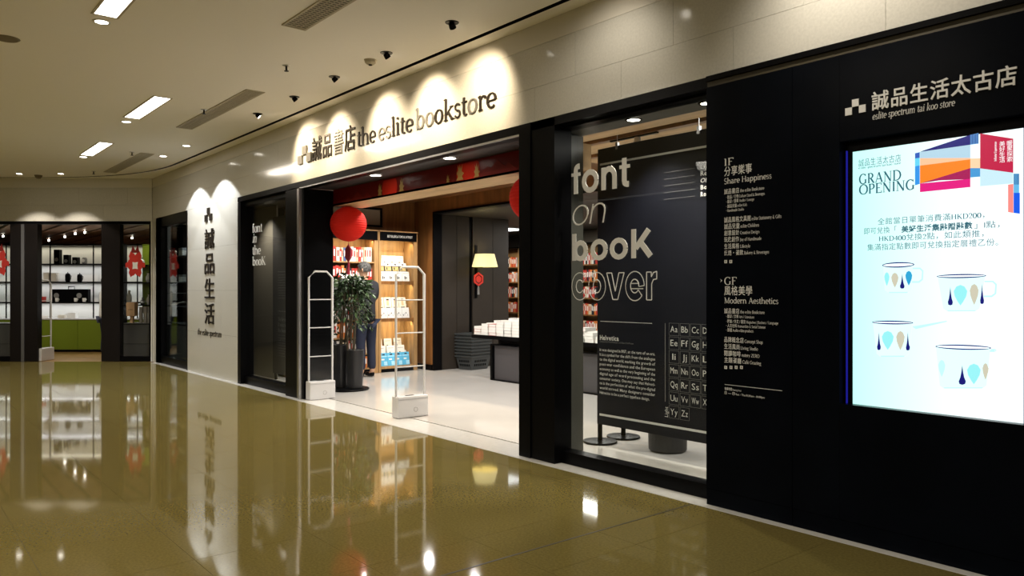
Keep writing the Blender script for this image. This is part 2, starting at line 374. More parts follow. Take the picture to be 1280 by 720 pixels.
def glyphs(s, font='serif', bold=0, outline=0, shear=0, depth=True, spacing=0):
    out = []; x = 0
    for ch in s:
        if ch == ' ': x += .26; continue
        if font == 'serif' and ch in GL:
            adv, ops = GL[ch]; vs, fs = _glyph(ops); k = 1.0
            if not depth:                                # keep only the front faces
                fs = [f for f in fs if all(vs[i][2] < .6 for i in f)]
            vs = [(a*k + x, b*k, c) for a, b, c in vs]; x += adv + spacing
        else:
            vs, fs = _sans(ch, bold, outline, 2, depth)
            if not vs: x += .3; continue
            lo = min(v[0] for v in vs); hi = max(v[0] for v in vs)
            if ord(ch) > 0x2e00: vs = [(a + x + .02, b, c) for a, b, c in vs]; x += 1.04 + spacing
            else: vs = [(a - lo + x + .035, b, c) for a, b, c in vs]; x += hi - lo + .085 + spacing
        if shear: vs = [(a + b*shear, b, c) for a, b, c in vs]
        out.append((ch, vs, fs))
    return out
def fit(gl, x0, x1, z0, z1, ref=None):
    """scale so that the letters span x0..x1 and z0..z1 (ref = (lo, hi) glyph heights that map to z0, z1)"""
    xs = [v[0] for g in gl for v in g[1]]; ys = [v[1] for g in gl for v in g[1]]
    a, b = min(xs), max(xs); c, d = ref or (min(ys), max(ys))
    return [(ch, [(x0 + (v[0]-a)/(b-a)*(x1-x0), z0 + (v[1]-c)/(d-c)*(z1-z0), v[2]) for v in vs], fs) for ch, vs, fs in gl]
def letters(gl, y, depth, name, m, parent, each=False, M=None, label=None, msel=None):
    """build fitted letters on the plane y (front face at y - depth)"""
    if each:
        for i, (ch, vs, fs) in enumerate(gl):
            MB(M).add([(a, y - depth*(1-c), b) for a, b, c in vs], fs).build(name, msel(i) if msel else m, parent)
        return
    mb = MB(M); depth = max(depth, .0006)
    for ch, vs, fs in gl: mb.add([(a, y - depth*(1-c), b) for a, b, c in vs], fs)
    return mb.build(name, m, parent, label=label)

# ================================================================== SETTING
H = 3.60; ZF = 2.80; ZB = 3.08; ZT = 3.42
xc = PX(190)
def clipv(poly, keep=-1):      # clip xy polygon to the corridor side of the far facade (v < 0)
    def val(p): return ((p[0]-ORG.x)*AX.x + (p[1]-ORG.y)*AX.y) * -keep
    out = []
    for i, p in enumerate(poly):
        q = poly[(i+1) % len(poly)]; a, b = val(p), val(q)
        if a <= 0: out.append(p)
        if a*b < 0: t = a/(a-b); out.append((p[0]+(q[0]-p[0])*t, p[1]+(q[1]-p[1])*t))
    return out
# corridor floor: square stone tiles
floor = struct('floor')
MB().prism(clipv([(-28, -9.5), (5, -9.5), (5, -.08), (-16.3, -.08), (-16.3, .3), (-28, .3)]), -.03, -.002).build('joint_bed', M_JOINT, floor)
TS = .65; x0t = -2.17
tm = None; rest = MB(); g = .0011
def tileprism(mb, pl): mb.prism(pl, -.03, 0)
for i in range(-33, 12):
    for j in range(0, 15):
        xa, xb = x0t + i*TS + g, x0t + (i+1)*TS - g
        yb = -.33 - (j-1)*TS - g; ya = yb - TS + 2*g
        if j == 0: ya, yb = -.33 + g, -.085
        near = -20 <= i < 4 and 0 <= j < 11
        if near:
            if j == 0:
                m0 = MB().box(xa, xb, ya, yb, -.03, 0).build('floor_tile', M_FLOOR, floor)
            else:
                if tm is None:
                    o = MB().box(0, TS-2*g, 0, TS-2*g, -.03, 0).build('floor_tile', M_FLOOR, floor); tm = o.data; o.location = (xa, ya, 0)
                else:
                    o = bpy.data.objects.new('floor_tile', tm); COL.objects.link(o); o.parent = floor; o.location = (xa, ya, 0)
        else:
            pl = clipv([(xa, ya), (xb, ya), (xb, yb), (xa, yb)])
            if len(pl) > 2: tileprism(rest, pl)
rest.build('distant_floor_tiles', M_FLOOR, floor, kind='stuff')
sbox('expansion_joint', (-3.124, -3.112, -9.4, -.09, -.01, .0012), M_JOINT, floor)
# white store floor with a stone threshold
sf = struct('store_floor')
MB().box(-15.9, 4, .33, 12, -.03, 0).build('floor_slab', M_WFLOOR, sf)
MB().box(-15.9, 4, -.082, .30, -.03, .002).build('threshold', mat('white threshold stone', (.66, .65, .62), .18, noise=.08, nscale=20), sf)
sbox('door_track', (-15.9, 4, .301, .329, -.03, -.006), M_BLACK, sf)
# far shop wood floor
MB(FAR).box(-11, -.02, .02, 9, -.03, .0).build('far_shop_floor', mat('far shop wood floor', (.30, .17, .06), .3, noise=.3, nscale=6), None, kind='structure')

# ceiling with curved shadow slot
def cpath(dm, dl):             # dm: distance of the line in front of the main wall, dl: in front of far wall
    def L(u): p = ORG + RT*u - AX*dl; return (p.x, p.y)
    u0 = (-dm - ORG.y + AX.y*dl) / RT.y
    cx, cy = L(u0); tl = 2.05
    A = (cx + tl, -dm); B = L(u0 - tl)
    pts = [(5, -dm)]
    for k in range(17):
        t = k/16; pts.append(((1-t)**2*A[0] + 2*t*(1-t)*cx + t*t*B[0], (1-t)**2*A[1] + 2*t*(1-t)*cy + t*t*B[1]))
    pts.append(L(-11.6)); return pts
inn = cpath(.20, .15); out = cpath(.15, .10)
ceil = struct('ceiling')
MB().prism([(p[0], p[1]-.002) for p in inn] + [(5, inn[-1][1])], H, H+.06).build('ceiling_board', M_CEIL, ceil)
wl = [(5, 0)] + [(xc, 0)] + [(ORG.x-RT.x*11.6, ORG.y-RT.y*11.6)]
lip = MB(); n = len(out)
vs = [(x, y, H) for x, y in out] + [(x, y, H) for x, y in wl]
fs = []
for i in range(n-1):           # fan to the nearest wall corner
    pass
lip.add(vs, [(0, 1, n+1, n)] + [(i, i+1, n+1) for i in range(1, n-2)] + [(n-2, n-1, n+2, n+1)])
lip.build('ceiling_lip', M_CEIL, ceil)
mb = MB(); mb.add([(x, y, H+.001) for x, y in out] + [(x, y, H+.065) for x, y in out], [(i, i+1, n+i+1, n+i) for i in range(n-1)]); mb.add([(x, y, H+.001) for x, y in inn] + [(x, y, H+.065) for x, y in inn], [(i, i+1, n+i+1, n+i) for i in range(n-1)]); mb.add([(x, y, H+.065) for x, y in inn] + [(x, y, H+.065) for x, y in out], [(i, i+1, n+i+1, n+i) for i in range(n-1)])
mb.build('shadow_slot', M_BLACK, ceil)

# front wall: two courses of stone slabs over the shopfronts, painted band above
wf = struct('wall_front')
MB().box(xc+.03, 5, .032, .15, ZF-.02, H+.1).build('backing', M_JOINT, wf)
MB().box(xc, 5, 0, .03, ZT+.001, H-.001).build('painted_band', M_BAND, wf)
SW = .957
for row, (za, zb, off) in enumerate(((ZF, ZB, 0), (ZB, ZT, .5))):
    k = 8
    while True:
        xb_ = -1.906 + (k + off)*SW; xa_ = xb_ - SW; k -= 1
        if xb_ <= xc + .05: break
        xa_ = max(xa_, xc)
        if xa_ > 5: continue
        MB().box(xa_ + .001, xb_ - .001, 0, .03, za + .001, zb - .001).build('stone_slab', M_STONE, wf)
XA, XB = PX(234.5), PX(297)     # pillar between the dark windows
for za, zb in ((0, .70), (.70, 1.40), (1.40, 2.10), (2.10, ZF)):
    xm = (XA+XB)/2
    for a, b in ((XA, xm+.5), (xm+.5, XB)) if za in (.70, 2.10) else ((XA, xm-.5), (xm-.5, XB)):
        MB().box(a + .001, b - .001, 0, .03, za + .001, zb - .001).build('stone_slab', M_STONE, wf)
MB().box(XA, XB, .032, .15, 0, ZF).build('backing', M_JOINT, wf)
XD = PX(199)
for za, zb in ((0, 1.40), (1.40, ZF)): MB().box(xc, XD, 0, .03, za + .001, zb - .001).build('stone_slab', M_STONE, wf)
# far wall
wl_ = struct('wall_far')
MB(FAR).box(-11.6, 0, .032, .15, 2.76, H+.1).build('backing', M_JOINT, wl_)
MB(FAR).box(-11.6, -.001, 0, .03, ZT+.001, H-.001).build('painted_band', M_BAND, wl_)
for row, (za, zb) in enumerate(((2.76, ZB), (ZB, ZT))):
    for k in range(12):
        b = -.001 - (k - .5*row)*SW if k or not row else -.001
        a = -(k + 1 - .5*row)*SW
        if b <= -11.6: break
        MB(FAR).box(max(a, -11.6) + .001, min(b, -.001) - .001, 0, .03, za + .001, zb - .001).build('stone_slab', M_STONE, wl_)
MB(FAR).box(farP(188.5, 0)[0], -.001, 0, .03, .001, 2.759).build('stone_slab', M_STONE, wl_)
MB(FAR).box(-11.6, -6.0, 0, .1, 0, 2.76).build('stone_slab', M_STONE, wl_)

# black shopfront joinery -------------------------------------------------
XE = PX(375); XF = PX(650); XG = PX(693); XH = PX(885.5); XJ = PX(993)
ZD = 2.71
# header band
t1 = struct('trim_1'); MB().box(XB, XH, .0, .16, ZD+.02, ZF-.002).build('header_board', M_BLACK, t1)
MB().box(XE, XF, -.012, 0, ZD-.005, ZD+.012).build('header_edge', M_STEEL, t1)
MB().box(XE, XF, 0, .10, ZD-.005, ZD+.019).build('header_edge', M_BLACK, t1)
# window 1 (large display window beside the black wall)
w1 = struct('window_1')
MB().box(XG, XH, .08, .20, ZD, ZD+.02).box(XG, XH, .08, .20, .003, .10).build('window_frame', M_BLACK, w1)
MB().box(XG-.01, PX(700, .14), .08, .2, .003, ZD+.02).build('window_frame', M_BLACK, w1)
MB().box(PX(700, .14), XH, .135, .145, .10, ZD).build('glass_pane', G1, w1)
# column between entrance and window 1
cs = struct('trim_2')
MB().box(XF, PX(664), -.012, .16, .003, ZF-.003).build('column_casing', M_BLACK, cs)
MB().box(PX(664)+.004, XG, 0, .16, .003, ZF-.003).build('column_casing', M_BLACK, cs)
MB().box(XF+.02, PX(729, .54), .2, .54, .003, 2.74).build('column_core', M_GREYW, cs)
MB().box(XF, XF+.018, .165, .54, .003, 2.70).build('column_casing', M_BLACK, cs)
# window 2 (narrow window left of the entrance)
w2 = struct('window_2'); a2, b2 = PX(317, .2), PX(357, 0)
MB().box(XB+.002, a2, .0, .2, .003, ZF-.08).box(b2, PX(372), .0, .2, .003, ZF-.08).box(a2, b2, .06, .2, .003, .12).box(a2, b2, .06, .2, 2.66, 2.72).build('window_frame', M_BLACK, w2)
MB().box(a2, b2, .11, .12, .12, 2.66).build('glass_pane', G1, w2)
# window 3 (dark window in the corner)
w3 = struct('window_3'); a3, b3 = PX(205, .15), PX(233, 0)
MB().box(XD, a3, .0, .15, .003, ZF-.002).box(b3, XA-.002, 0, .15, .003, ZF-.002).box(a3, b3, .03, .15, .003, .14).box(a3, b3, .03, .15, 2.62, ZF-.002).build('window_frame', M_BLACK, w3)
MB().box(a3, b3, .095, .105, .14, 2.62).build('glass_pane', G2, w3)
# entrance lining
t3 = struct('trim_3')
MB().box(PX(373), XE, -.02, .03, .003, ZD).build('door_edge', M_STEEL, t3)
MB().box(XE+.002, XE+.03, -.03, .0, .003, ZD).build('door_edge', M_STEEL, t3)
MB().box(PX(373), XE+.05, .031, .44, .003, ZD).build('door_pocket', M_BLACK, t3)
MB().box(XE+.05, XF, .11, .449, ZD+.01, ZD+.03).build('entrance_soffit', M_SOFFIT, t3)
MB().box(XF, 3.89, .21, .56, ZD+.04, ZD+.06).box(XF, 3.89, .54, .56, ZD+.061, 2.985).build('window_soffit', M_GREY, t3)
MB().box(-16, PX(373), .21, .9, ZD+.04, ZD+.06).build('window_soffit', M_SOFFIT, t3)
# black panelled wall at the right with the screen recess
wr = struct('wall_right')
sx0, sx1 = PX(1052), PX(1290); sz1 = onY(1052, 178)[1]; sz0 = onY(1052, 504)[1]
MB().box(XH+.002, XJ-.002, -.025, .1, .11, ZF-.075).build('wall_panel', M_PANEL, wr)
MB().box(XJ+.002, sx0, -.025, .1, .11, ZF-.075).build('wall_panel', M_PANEL, wr)
MB().box(sx0+.001, sx1-.001, -.025, .1, .11, sz0).build('wall_panel', M_PANEL, wr)
MB().box(sx0+.001, sx1-.001, -.025, .1, sz1, ZF-.075).build('wall_panel', M_PANEL, wr)
MB().box(sx1, 5, -.025, .1, .11, ZF-.075).build('wall_panel', M_PANEL, wr)
MB().box(sx0-.02, sx1+.02, .101, .12, sz0-.03, sz1+.03).build('recess_back', M_BLACK, wr)
bs = struct('baseboard_right')
MB().box(XH+.002, XJ-.002, -.02, .1, .003, .107).box(XJ+.002, 5, -.02, .1, .003, .107).build('base_panel', M_PANEL, bs)
t4 = struct('trim_4')
MB().box(XH, 5, -.028, .1, ZF-.035, ZF-.002).build('cornice_strip', M_BLACK, t4)
MB().box(XH, 5, -.01, .1, ZF-.075, ZF-.036).build('cornice_groove', M_JOINT, t4)

# other side of the corridor, behind the viewer
wb = struct('wall_corridor')
MB().box(-24, 5, -9.4, -9.3, 0.0, H).build('dark_shopfront', mat('dim shopfront', (.035, .032, .028), .6), wb)
# store interior shell -----------------------------------------------------
XW = -11.80
wi = struct('wall_wood')
MB().box(XW-.15, XW, .9, 3.3, 0.003, 3.0).build('wood_panel', M_WOODD, wi)
MB().box(XW-.15, -11.2, 3.30, 3.45, 0.003, 3.0).build('wood_panel', M_WOODD, wi)
MB().box(-11.2, 4, 3.30, 3.45, 2.77, 3.0).build('wood_panel', M_WOODD, wi)
MB().box(-11.2, 4, 3.285, 3.46, 2.735, 2.77).box(-11.2, -11.165, 3.285, 3.46, .003, 2.735).build('portal_frame', M_BLACK, wi)
wp = struct('wall_portal')
for a, b in ((3.46, 3.80), (3.81, 4.08), (4.16, 4.62), (4.63, 5.0)):
    MB().box(-11.4, -11.20, a, b, .003, 2.735).build('wall_panel', M_DARKP, wp)
MB().box(-11.4, -11.23, 3.46, 5.0, .003, 2.735).build('backing', M_BLACK, wp)
sbox('baseboard_left', (-11.78, -11.22, 3.27, 3.298, .003, .10), M_BLACK)
ci = struct('ceiling_store')
MB().box(-15.9, 4, .9, 3.3, 2.99, 3.02).box(XF, 4, .5, .899, 2.99, 3.02).build('ceiling_board', M_WOODD, ci)
MB().box(-15.9, 4, 3.46, 9, 2.74, 2.76).build('ceiling_board', M_DARKP, ci)
ws = struct('wall_back')
MB().box(-16, 4, 8.0, 8.1, 0.003, 2.738).build('plaster', mat('warm plaster', (.35, .30, .24), .7), ws)
MB().box(-16, -15.9, .3, 8.0, 0.003, 2.738).build('plaster', M_BLACK, ws)
MB().box(3.9, 4, .3, 8.0, 0.003, 2.738).build('plaster', M_GREY, ws)
MB().box(-14.0, -13.95, .22, .9, 0.003, 2.7).box(-15.88, -11.96, .9, .95, 0.003, 2.99).build('partition', M_BLACK, ws)
# wood planks of the ceiling behind the display window
for k in range(-1, 4):
    for i in range(5):
        xa_ = -11.0 + i*2.6 + (k % 2)*.9
        MB().box(max(xa_, XF - 1.5) if i < 3 and xa_+2.6 > XF-1.5 else xa_, xa_+2.59, max(.58, .96 + k*.58), .96 + k*.58 + .46, 2.93, 2.985).build('ceiling_plank', M_WOODL, ci) if xa_ + 2.6 > XF - 1.4 else None
# red beam over the entrance
beam = tag(MB().box(XE+.06, XF-.002, .45, .86, 2.535, ZD+.03).build('entrance_beam', M_WOODL), 'long beam with light oak underside crossing the entrance', 'beam')
bn = thing('banner_fascia', 'long dark red printed new year banner on the beam over the entrance', 'banner', ((XE+XF)/2, .44, 2.51))
MB().box(XE+.06, XF-.002, .435, .449, 2.51, ZD+.005).build('board', M_RED, bn)
MB().box(XE+.06, XF-.002, .435, .86, 2.51, 2.533).build('underside', M_WOODL, bn)
yb = .434
def disc(cx, cz, r, y, n=24, zmin=-9, zmax=9, rz=None):
    return [(cx + r*math.cos(2*PI*i/n), min(zmax, max(zmin, cz + (rz or r)*math.sin(2*PI*i/n)))) for i in range(n)]
for px, py, r in ((487, 236, .17), (585, 213, .2)):
    cx, cz = onY(px, py, yb); MB().prism_xz(disc(cx, 2.60, r, yb, 28, 2.53, 2.70), yb-.001, yb).build('red_sun', M_REDB, bn)
for px, s in ((435, .12), (447, .18), (459, .12), (610, .16), (622, .22), (636, .15)):
    cx, cz = onY(px, 250, yb); MB().prism_xz([(cx-s, 2.53), (cx-s*.55, 2.53+s*.28), (cx, 2.53+s*.62), (cx+s*.5, 2.53+s*.3), (cx+s, 2.53)], yb-.002-s*.01, yb-.001).build('mountain_print', M_REDM, bn)
for px, s in ((475, 1), (502, 1.1), (560, .6), (575, 1.3), (596, 1)):
    cx, cz = onY(px, 250, yb); q = .085*s; z = 2.535
    pts = [(0,0),(.25,.35),(.05,.7),(.3,.95),(.2,1.5),(.45,1.1),(.55,1.7),(.7,1.0),(.95,1.5),(.85,.8),(1.2,.6),(.9,.35),(1.1,0)]
    MB().prism_xz([(cx + (a-.55)*q, min(z + b*q, 2.70)) for a, b in pts], yb-.003, yb-.002).build('gold_cranes', M_GOLD, bn)
letters(fit(glyphs('HAPPY NEW YEAR', 'sans', depth=False), PX(513, yb), PX(545, yb), 2.595, 2.63), yb-.001, .0006, 'letter', M_REDM, bn, True)

# ================================================================== CEILING FITTINGS
def cpt(px, py): return onZ(px, py, H)
def quadbox(mb, pts, z0, z1): return mb.prism(pts, z0, z1)
def inset(pts, d):
    cx = sum(p[0] for p in pts)/4; cy = sum(p[1] for p in pts)/4
    return [(x - math.copysign(d, x-cx), y - math.copysign(d, y-cy)) for x, y in pts]
def rect(x0, x1, y0, y1): return [(x0, y0), (x1, y0), (x1, y1), (x0, y1)]
panels = [(-6.80, -5.45, -2.87, -2.71, 'lit slim ceiling panel light at the top edge of the view'),
          (-10.62, -9.27, -1.77, -1.60, 'lit slim ceiling panel light in the middle of the row of three'),
          (-14.02, -12.66, -1.64, -1.47, 'lit slim ceiling panel light nearest the far shop')]
for xa, xb, ya, ybb, lab in panels:
    p = thing('panel_light', lab, 'ceiling light', ((xa+xb)/2, (ya+ybb)/2, H), group='slim ceiling panel lights')
    MB().box(xa-.02, xb+.02, ya-.02, ya, H-.006, H+.0).box(xa-.02, xb+.02, ybb, ybb+.02, H-.006, H).box(xa-.02, xa, ya, ybb, H-.006, H).box(xb, xb+.02, ya, ybb, H-.006, H).build('frame', M_VENT, p)
    MB().box(xa, xb, ya, ybb, H-.004, H).build('diffuser', M_PLIGHT, p)
    light('panel_lamp', 'AREA', ((xa+xb)/2, (ya+ybb)/2, H-.01), 22, NEUT, ((xa+xb)/2, (ya+ybb)/2, 0), xb-xa, sizey=.16)
for xa in (-3.4, 0.2):        # the same row goes on over the viewer
    light('panel_lamp', 'AREA', (xa, -3.6, H-.02), 20, NEUT, (xa, -3.6, 0), 1.35, sizey=.16)
vents = [((356, 30.6), (379, 37.5), 2.55, 'slatted ceiling air vent at the top edge of the view'),
         ((222.5, 158.7), (239, 161), 2.5, 'long slatted ceiling air vent beside the middle panel light'),
         ((131, 214.7), (142.5, 215.6), 2.55, 'slatted ceiling air vent nearest the far shop')]
for p0, p1, ln, lab in vents:
    xa, ya = cpt(*p0); _, ybb = cpt(*p1); ybb = ya + .17; xb = xa + ln
    v = thing('air_vent', lab, 'vent', ((xa+xb)/2, (ya+ybb)/2, H), group='slatted ceiling air vents')
    MB().box(xa-.02, xb+.02, ya-.02, ya, H-.008, H).box(xa-.02, xb+.02, ybb, ybb+.02, H-.008, H).box(xa-.02, xa, ya, ybb, H-.008, H).box(xb, xb+.02, ya, ybb, H-.008, H).build('frame', M_VENT, v)
    MB().box(xa, xb, ya, ybb, H-.0015, H-.0005).build('backing', M_VENTD, v)
    sl = MB(); nn = 60
    for k in range(nn): sx = xa + (k+.5)*ln/nn; sl.box(sx-.010, sx+.010, ya, ybb, H-.007, H-.003)
    for k in (1, 2, 3): sl.box(xa, xb, ya + k*.0425-.004, ya + k*.0425+.004, H-.007, H-.003)
    sl.build('louvre_slats', M_VENT, v, kind='stuff')
def downlight(px, py, lab, energy=0, r=.05, z=H, spot=100, blend=.6, color=NEUT, target=None, group='round recessed ceiling downlights'):
    x, y = onZ(px, py, z)
    d = thing('downlight', lab, 'ceiling light', (x, y, z), group=group)
    MB().lathe([(r, 0), (r, -.006), (r+.018, -.006), (r+.02, 0)], (x, y, z), 20, caps=False).build('trim_ring', M_WHITEP, d)
    MB().cyl((x, y, z-.003), r, .002, 20).build('lens', M_LAMP, d)
    if energy: light('downlight_lamp', 'SPOT', (x, y, z-.02), energy, color, target or (x, y, 0), .03, spot, blend)
    return x, y
downlight(127, 27, 'small lit downlight at the near end of the topmost panel light')
downlight(158, 152, 'small lit downlight at the end of the middle panel light', 15)
downlight(104, 196, 'small lit downlight at the end of the panel light nearest the far shop', 15)
downlight(233, 182, 'small lit downlight above the right half of the stone pillar', 150, spot=103, blend=.10, color=(.93, .96, 1))
downlight(204, 195, 'small lit downlight above the left half of the stone pillar', 150, spot=103, blend=.10, color=(.93, .96, 1))
downlight(24, 217, 'small lit downlight above the left far shopfront column', 90, spot=92, blend=.3)
downlight(76, 217, 'small lit downlight above the far shop opening', 90, spot=92, blend=.3)
def spotlight(px, py, lab, bx, bz, e, spot=52, light_on=True):
    x, y = cpt(px, py)
    s = thing('adjustable_spotlight', lab, 'spotlight', (x, y, H), group='black adjustable spotlights above the sign')
    MB().lathe([(.04, 0), (.04, -.005), (.056, -.005), (.058, 0)], (x, y, H), 20, caps=False).build('trim_ring', M_BLACK, s)
    MB().cyl((x, y, H-.002), .04, .0015, 20).build('recess', M_BLACK, s)
    d = (Vector((bx, 0, bz)) - Vector((x, y, H-.04))).normalized(); q = d.to_track_quat('Z', 'Y').to_matrix().to_4x4()
    hm = Matrix.Translation((x, y, H-.022)) @ q
    MB(hm).lathe([(.018, -.02), (.026, -.012), (.029, .015), (.029, .028), (.026, .028), (.024, .018)], n=18).build('lamp_head', M_BLACK, s, smooth=False)
    MB(hm).cyl((0, 0, .023), .025, .003, 18).build('lens', M_LAMP, s)
    p = Vector((x, y, H-.022)) + d*.04
    light('spotlight_lamp', 'SPOT', p, e, WARM, (bx, 0, bz), .03, spot, 1.0)
for (lx, ly), bpx, lab in (((565, 28), 600, 'black adjustable spotlight nearest the viewer, aimed at the end of the sign'),
                      ((483, 66), 541, 'black adjustable spotlight second from the right in the row over the sign'),
                      ((418, 96), 484, 'black adjustable spotlight in the middle of the row over the sign'),
                      ((368, 121), 424, 'black adjustable spotlight second from the left in the row over the sign'),
                      ((322, 142), 386, 'black adjustable spotlight at the left end of the row over the sign')):
    spotlight(lx, ly, lab, PX(bpx), 3.0, 110, 92)
x, y = -2.1, -.62           # one more above the black wall, out of view at the top
light('spotlight_lamp', 'SPOT', (x, y, H-.06), 52, NEUT, (-2.0, 0, 2.9), .03, 120, .9)
light('spotlight_lamp', 'SPOT', (-3.7, -.62, H-.06), 18, NEUT, (-3.9, 0, 2.8), .03, 110, .9)
d = thing('smoke_detector', 'cream dome smoke detector on the ceiling above the sign', 'detector', (*cpt(463, 75), H))
x, y = cpt(463, 75)
MB().lathe([(.001, -.045), (.03, -.045), (.05, -.03), (.055, -.012), (.062, 0)], (x, y, H), 20).build('body', M_VENT, d)
MB().lathe([(.001, -.056), (.014, -.054), (.02, -.0455)], (x, y, H), 12).build('sensor', M_BLACK, d)
for px, py, lab in ((358, 82, 'small sprinkler head above the spotlights left of the detector'), (255, 137, 'small sprinkler head beside the long middle air vent'),
                    (165, 190, 'small sprinkler head beside the far air vent'), (117, 214, 'small sprinkler head just before the curved slot')):
    x, y = cpt(px, py)
    s = thing('sprinkler_head', lab, 'sprinkler', (x, y, H), group='ceiling sprinkler heads')
    MB().lathe([(.001, -.008), (.035, -.006), (.038, 0)], (x, y, H), 16).build('rosette', M_STEEL, s)
    MB().cyl((x, y, H-.05), .01, .042, 10).cyl((x, y, H-.056), .022, .005, 12).build('nozzle', M_BLACK, s)
x, y = cpt(8, 48)
s = thing('ceiling_speaker', 'dark round speaker grille in the ceiling at the left edge', 'speaker', (x, y, H))
MB().lathe([(.001, -.012), (.09, -.010), (.10, -.004), (.105, 0)], (x, y, H), 24).build('grille', mat('dim grille', (.16, .13, .08), .7), s)
x, y = cpt(48, 219)
s = thing('ceiling_camera', 'small dark dome camera on the ceiling near the far shop', 'camera', (x, y, H))
MB().lathe([(.001, -.07), (.04, -.06), (.06, -.03), (.07, 0)], (x, y, H), 16).build('dome', mat('dim grille'), s)
for px, py, lab in ((469.5, 219, 'lit round downlight in the entrance soffit, left one'), (562, 197.5, 'lit round downlight in the entrance soffit, right one')):
    downlight(px, py, lab, 45, .06, ZD+.008, 110, .7, NEUT, group='downlights in the entrance soffit')

# ================================================================== SIGNS
def logo(x0, z0, s, y, depth, m, parent, cw=1.0, M=None):
    """three squares stepping: the middle one sits higher"""
    w_ = s*cw
    for (a, b) in ((0, 0), (1, 1), (2, .06)):
        MB(M).box(x0 + a*w_, x0 + (a+1)*w_*.98, y - depth, y, z0 + b*s*.98, z0 + (b+1)*s*.96).build('logo_square', m, parent)
def spanY(pl, pr, y): return PX(pl, y), PX(pr, y)
def zat(px, py, y=0.0): return onY(px, py, y)[1]
# main sign over the entrance
sg = thing('store_sign', 'long bronze bookstore sign with a three-square logo lit on the stone above the entrance', 'sign', (PX(500), 0, 3.0))
x0 = PX(373.7); logo(x0, zat(374, 206.5), .115, -.001, .02, M_LETLIT, sg, 1.12)
letters(fit(glyphs('誠品書店', 'sans', 0.0), *spanY(391, 444.5, 0), zat(392, 202), zat(392, 172.5)), -.001, .012, 'letter', None, sg, True, msel=lambda i: (M_LET, M_LET, M_LETLIT, M_LET)[i])
zb_, za_ = zat(452, 182.6), zat(522, 135.5)
def wordfit(s, pl, pr, lo, hi): 
    return fit(glyphs(s, 'serif'), *spanY(pl, pr, 0), zb_, zb_ + (za_-zb_), (0, .73))
for s_, pl, pr, gm in (('the', 447.3, 470.5, ''), ('eslite', 473.5, 517.5, 'es'), ('bookstore', 520.5, 621.5, 'boo.....o..')):
    gl = wordfit(s_, pl, pr, 0, 0)
    grey = {'the': (), 'eslite': (0, 1), 'bookstore': (0, 1, 6)}[s_]  # letters where a spot strikes take the lightened metal
    letters(gl, -.001, .012, 'letter', None, sg, True, msel=lambda i, g_=grey: M_LETLIT if i in g_ else M_LET)
# vertical sign on the pillar
ps = thing('pillar_sign', 'dark vertical sign with logo and four characters on the lit stone pillar', 'sign', (PX(263), 0, 1.0))
xm = PX(263); cwid = PX(268) - PX(257.3)
def gz(px, py): return zat(px, py)
logo(PX(257), gz(262, 276.5), .115, -.001, .02, M_LET, ps, 1.0)
for ch, t_, b_ in (('誠', 286, 311), ('品', 317, 342.5), ('生', 348, 373), ('活', 379, 405)):
    letters(fit(glyphs(ch, 'sans', .005), *spanY(256.5, 268.5, 0), gz(262, b_), gz(262, t_)), -.001, .014, 'letter', M_LET, ps, True)
letters(fit(glyphs('the eslite spectrum', 'serif', shear=.2), *spanY(247.5, 277, 0), gz(262, 422), gz(262, 412), (-.2, .7)), -.001, .005, 'letter', M_LET, ps, True)
# white logo on the black wall
YP = -.026
bsn = thing('brand_sign', 'white logo and characters on the black panel above the screen', 'sign', (PX(1150), YP, 2.5))
def F(px, py): return onY(px, py, YP)
xa, za = F(1057, 145); logo(xa, za, .043, YP, .006, M_LETW, bsn, (F(1083, 140)[0]-xa)/3/.043)
letters(fit(glyphs('誠品生活太古店', 'sans', .012), F(1090, 0)[0], F(1271.5, 0)[0], F(1091, 139)[1], F(1091, 115.5)[1]), YP, .006, 'letter', M_LETW, bsn, True)
letters(fit(glyphs('eslite spectrum tai koo store', 'serif', shear=.18), F(1091, 0)[0], F(1194, 0)[0], F(1091, 152.5)[1], F(1091, 141)[1], (-.22, .7)), YP, .003, 'small_lettering', M_LETW, bsn)
weight(.10, .05)
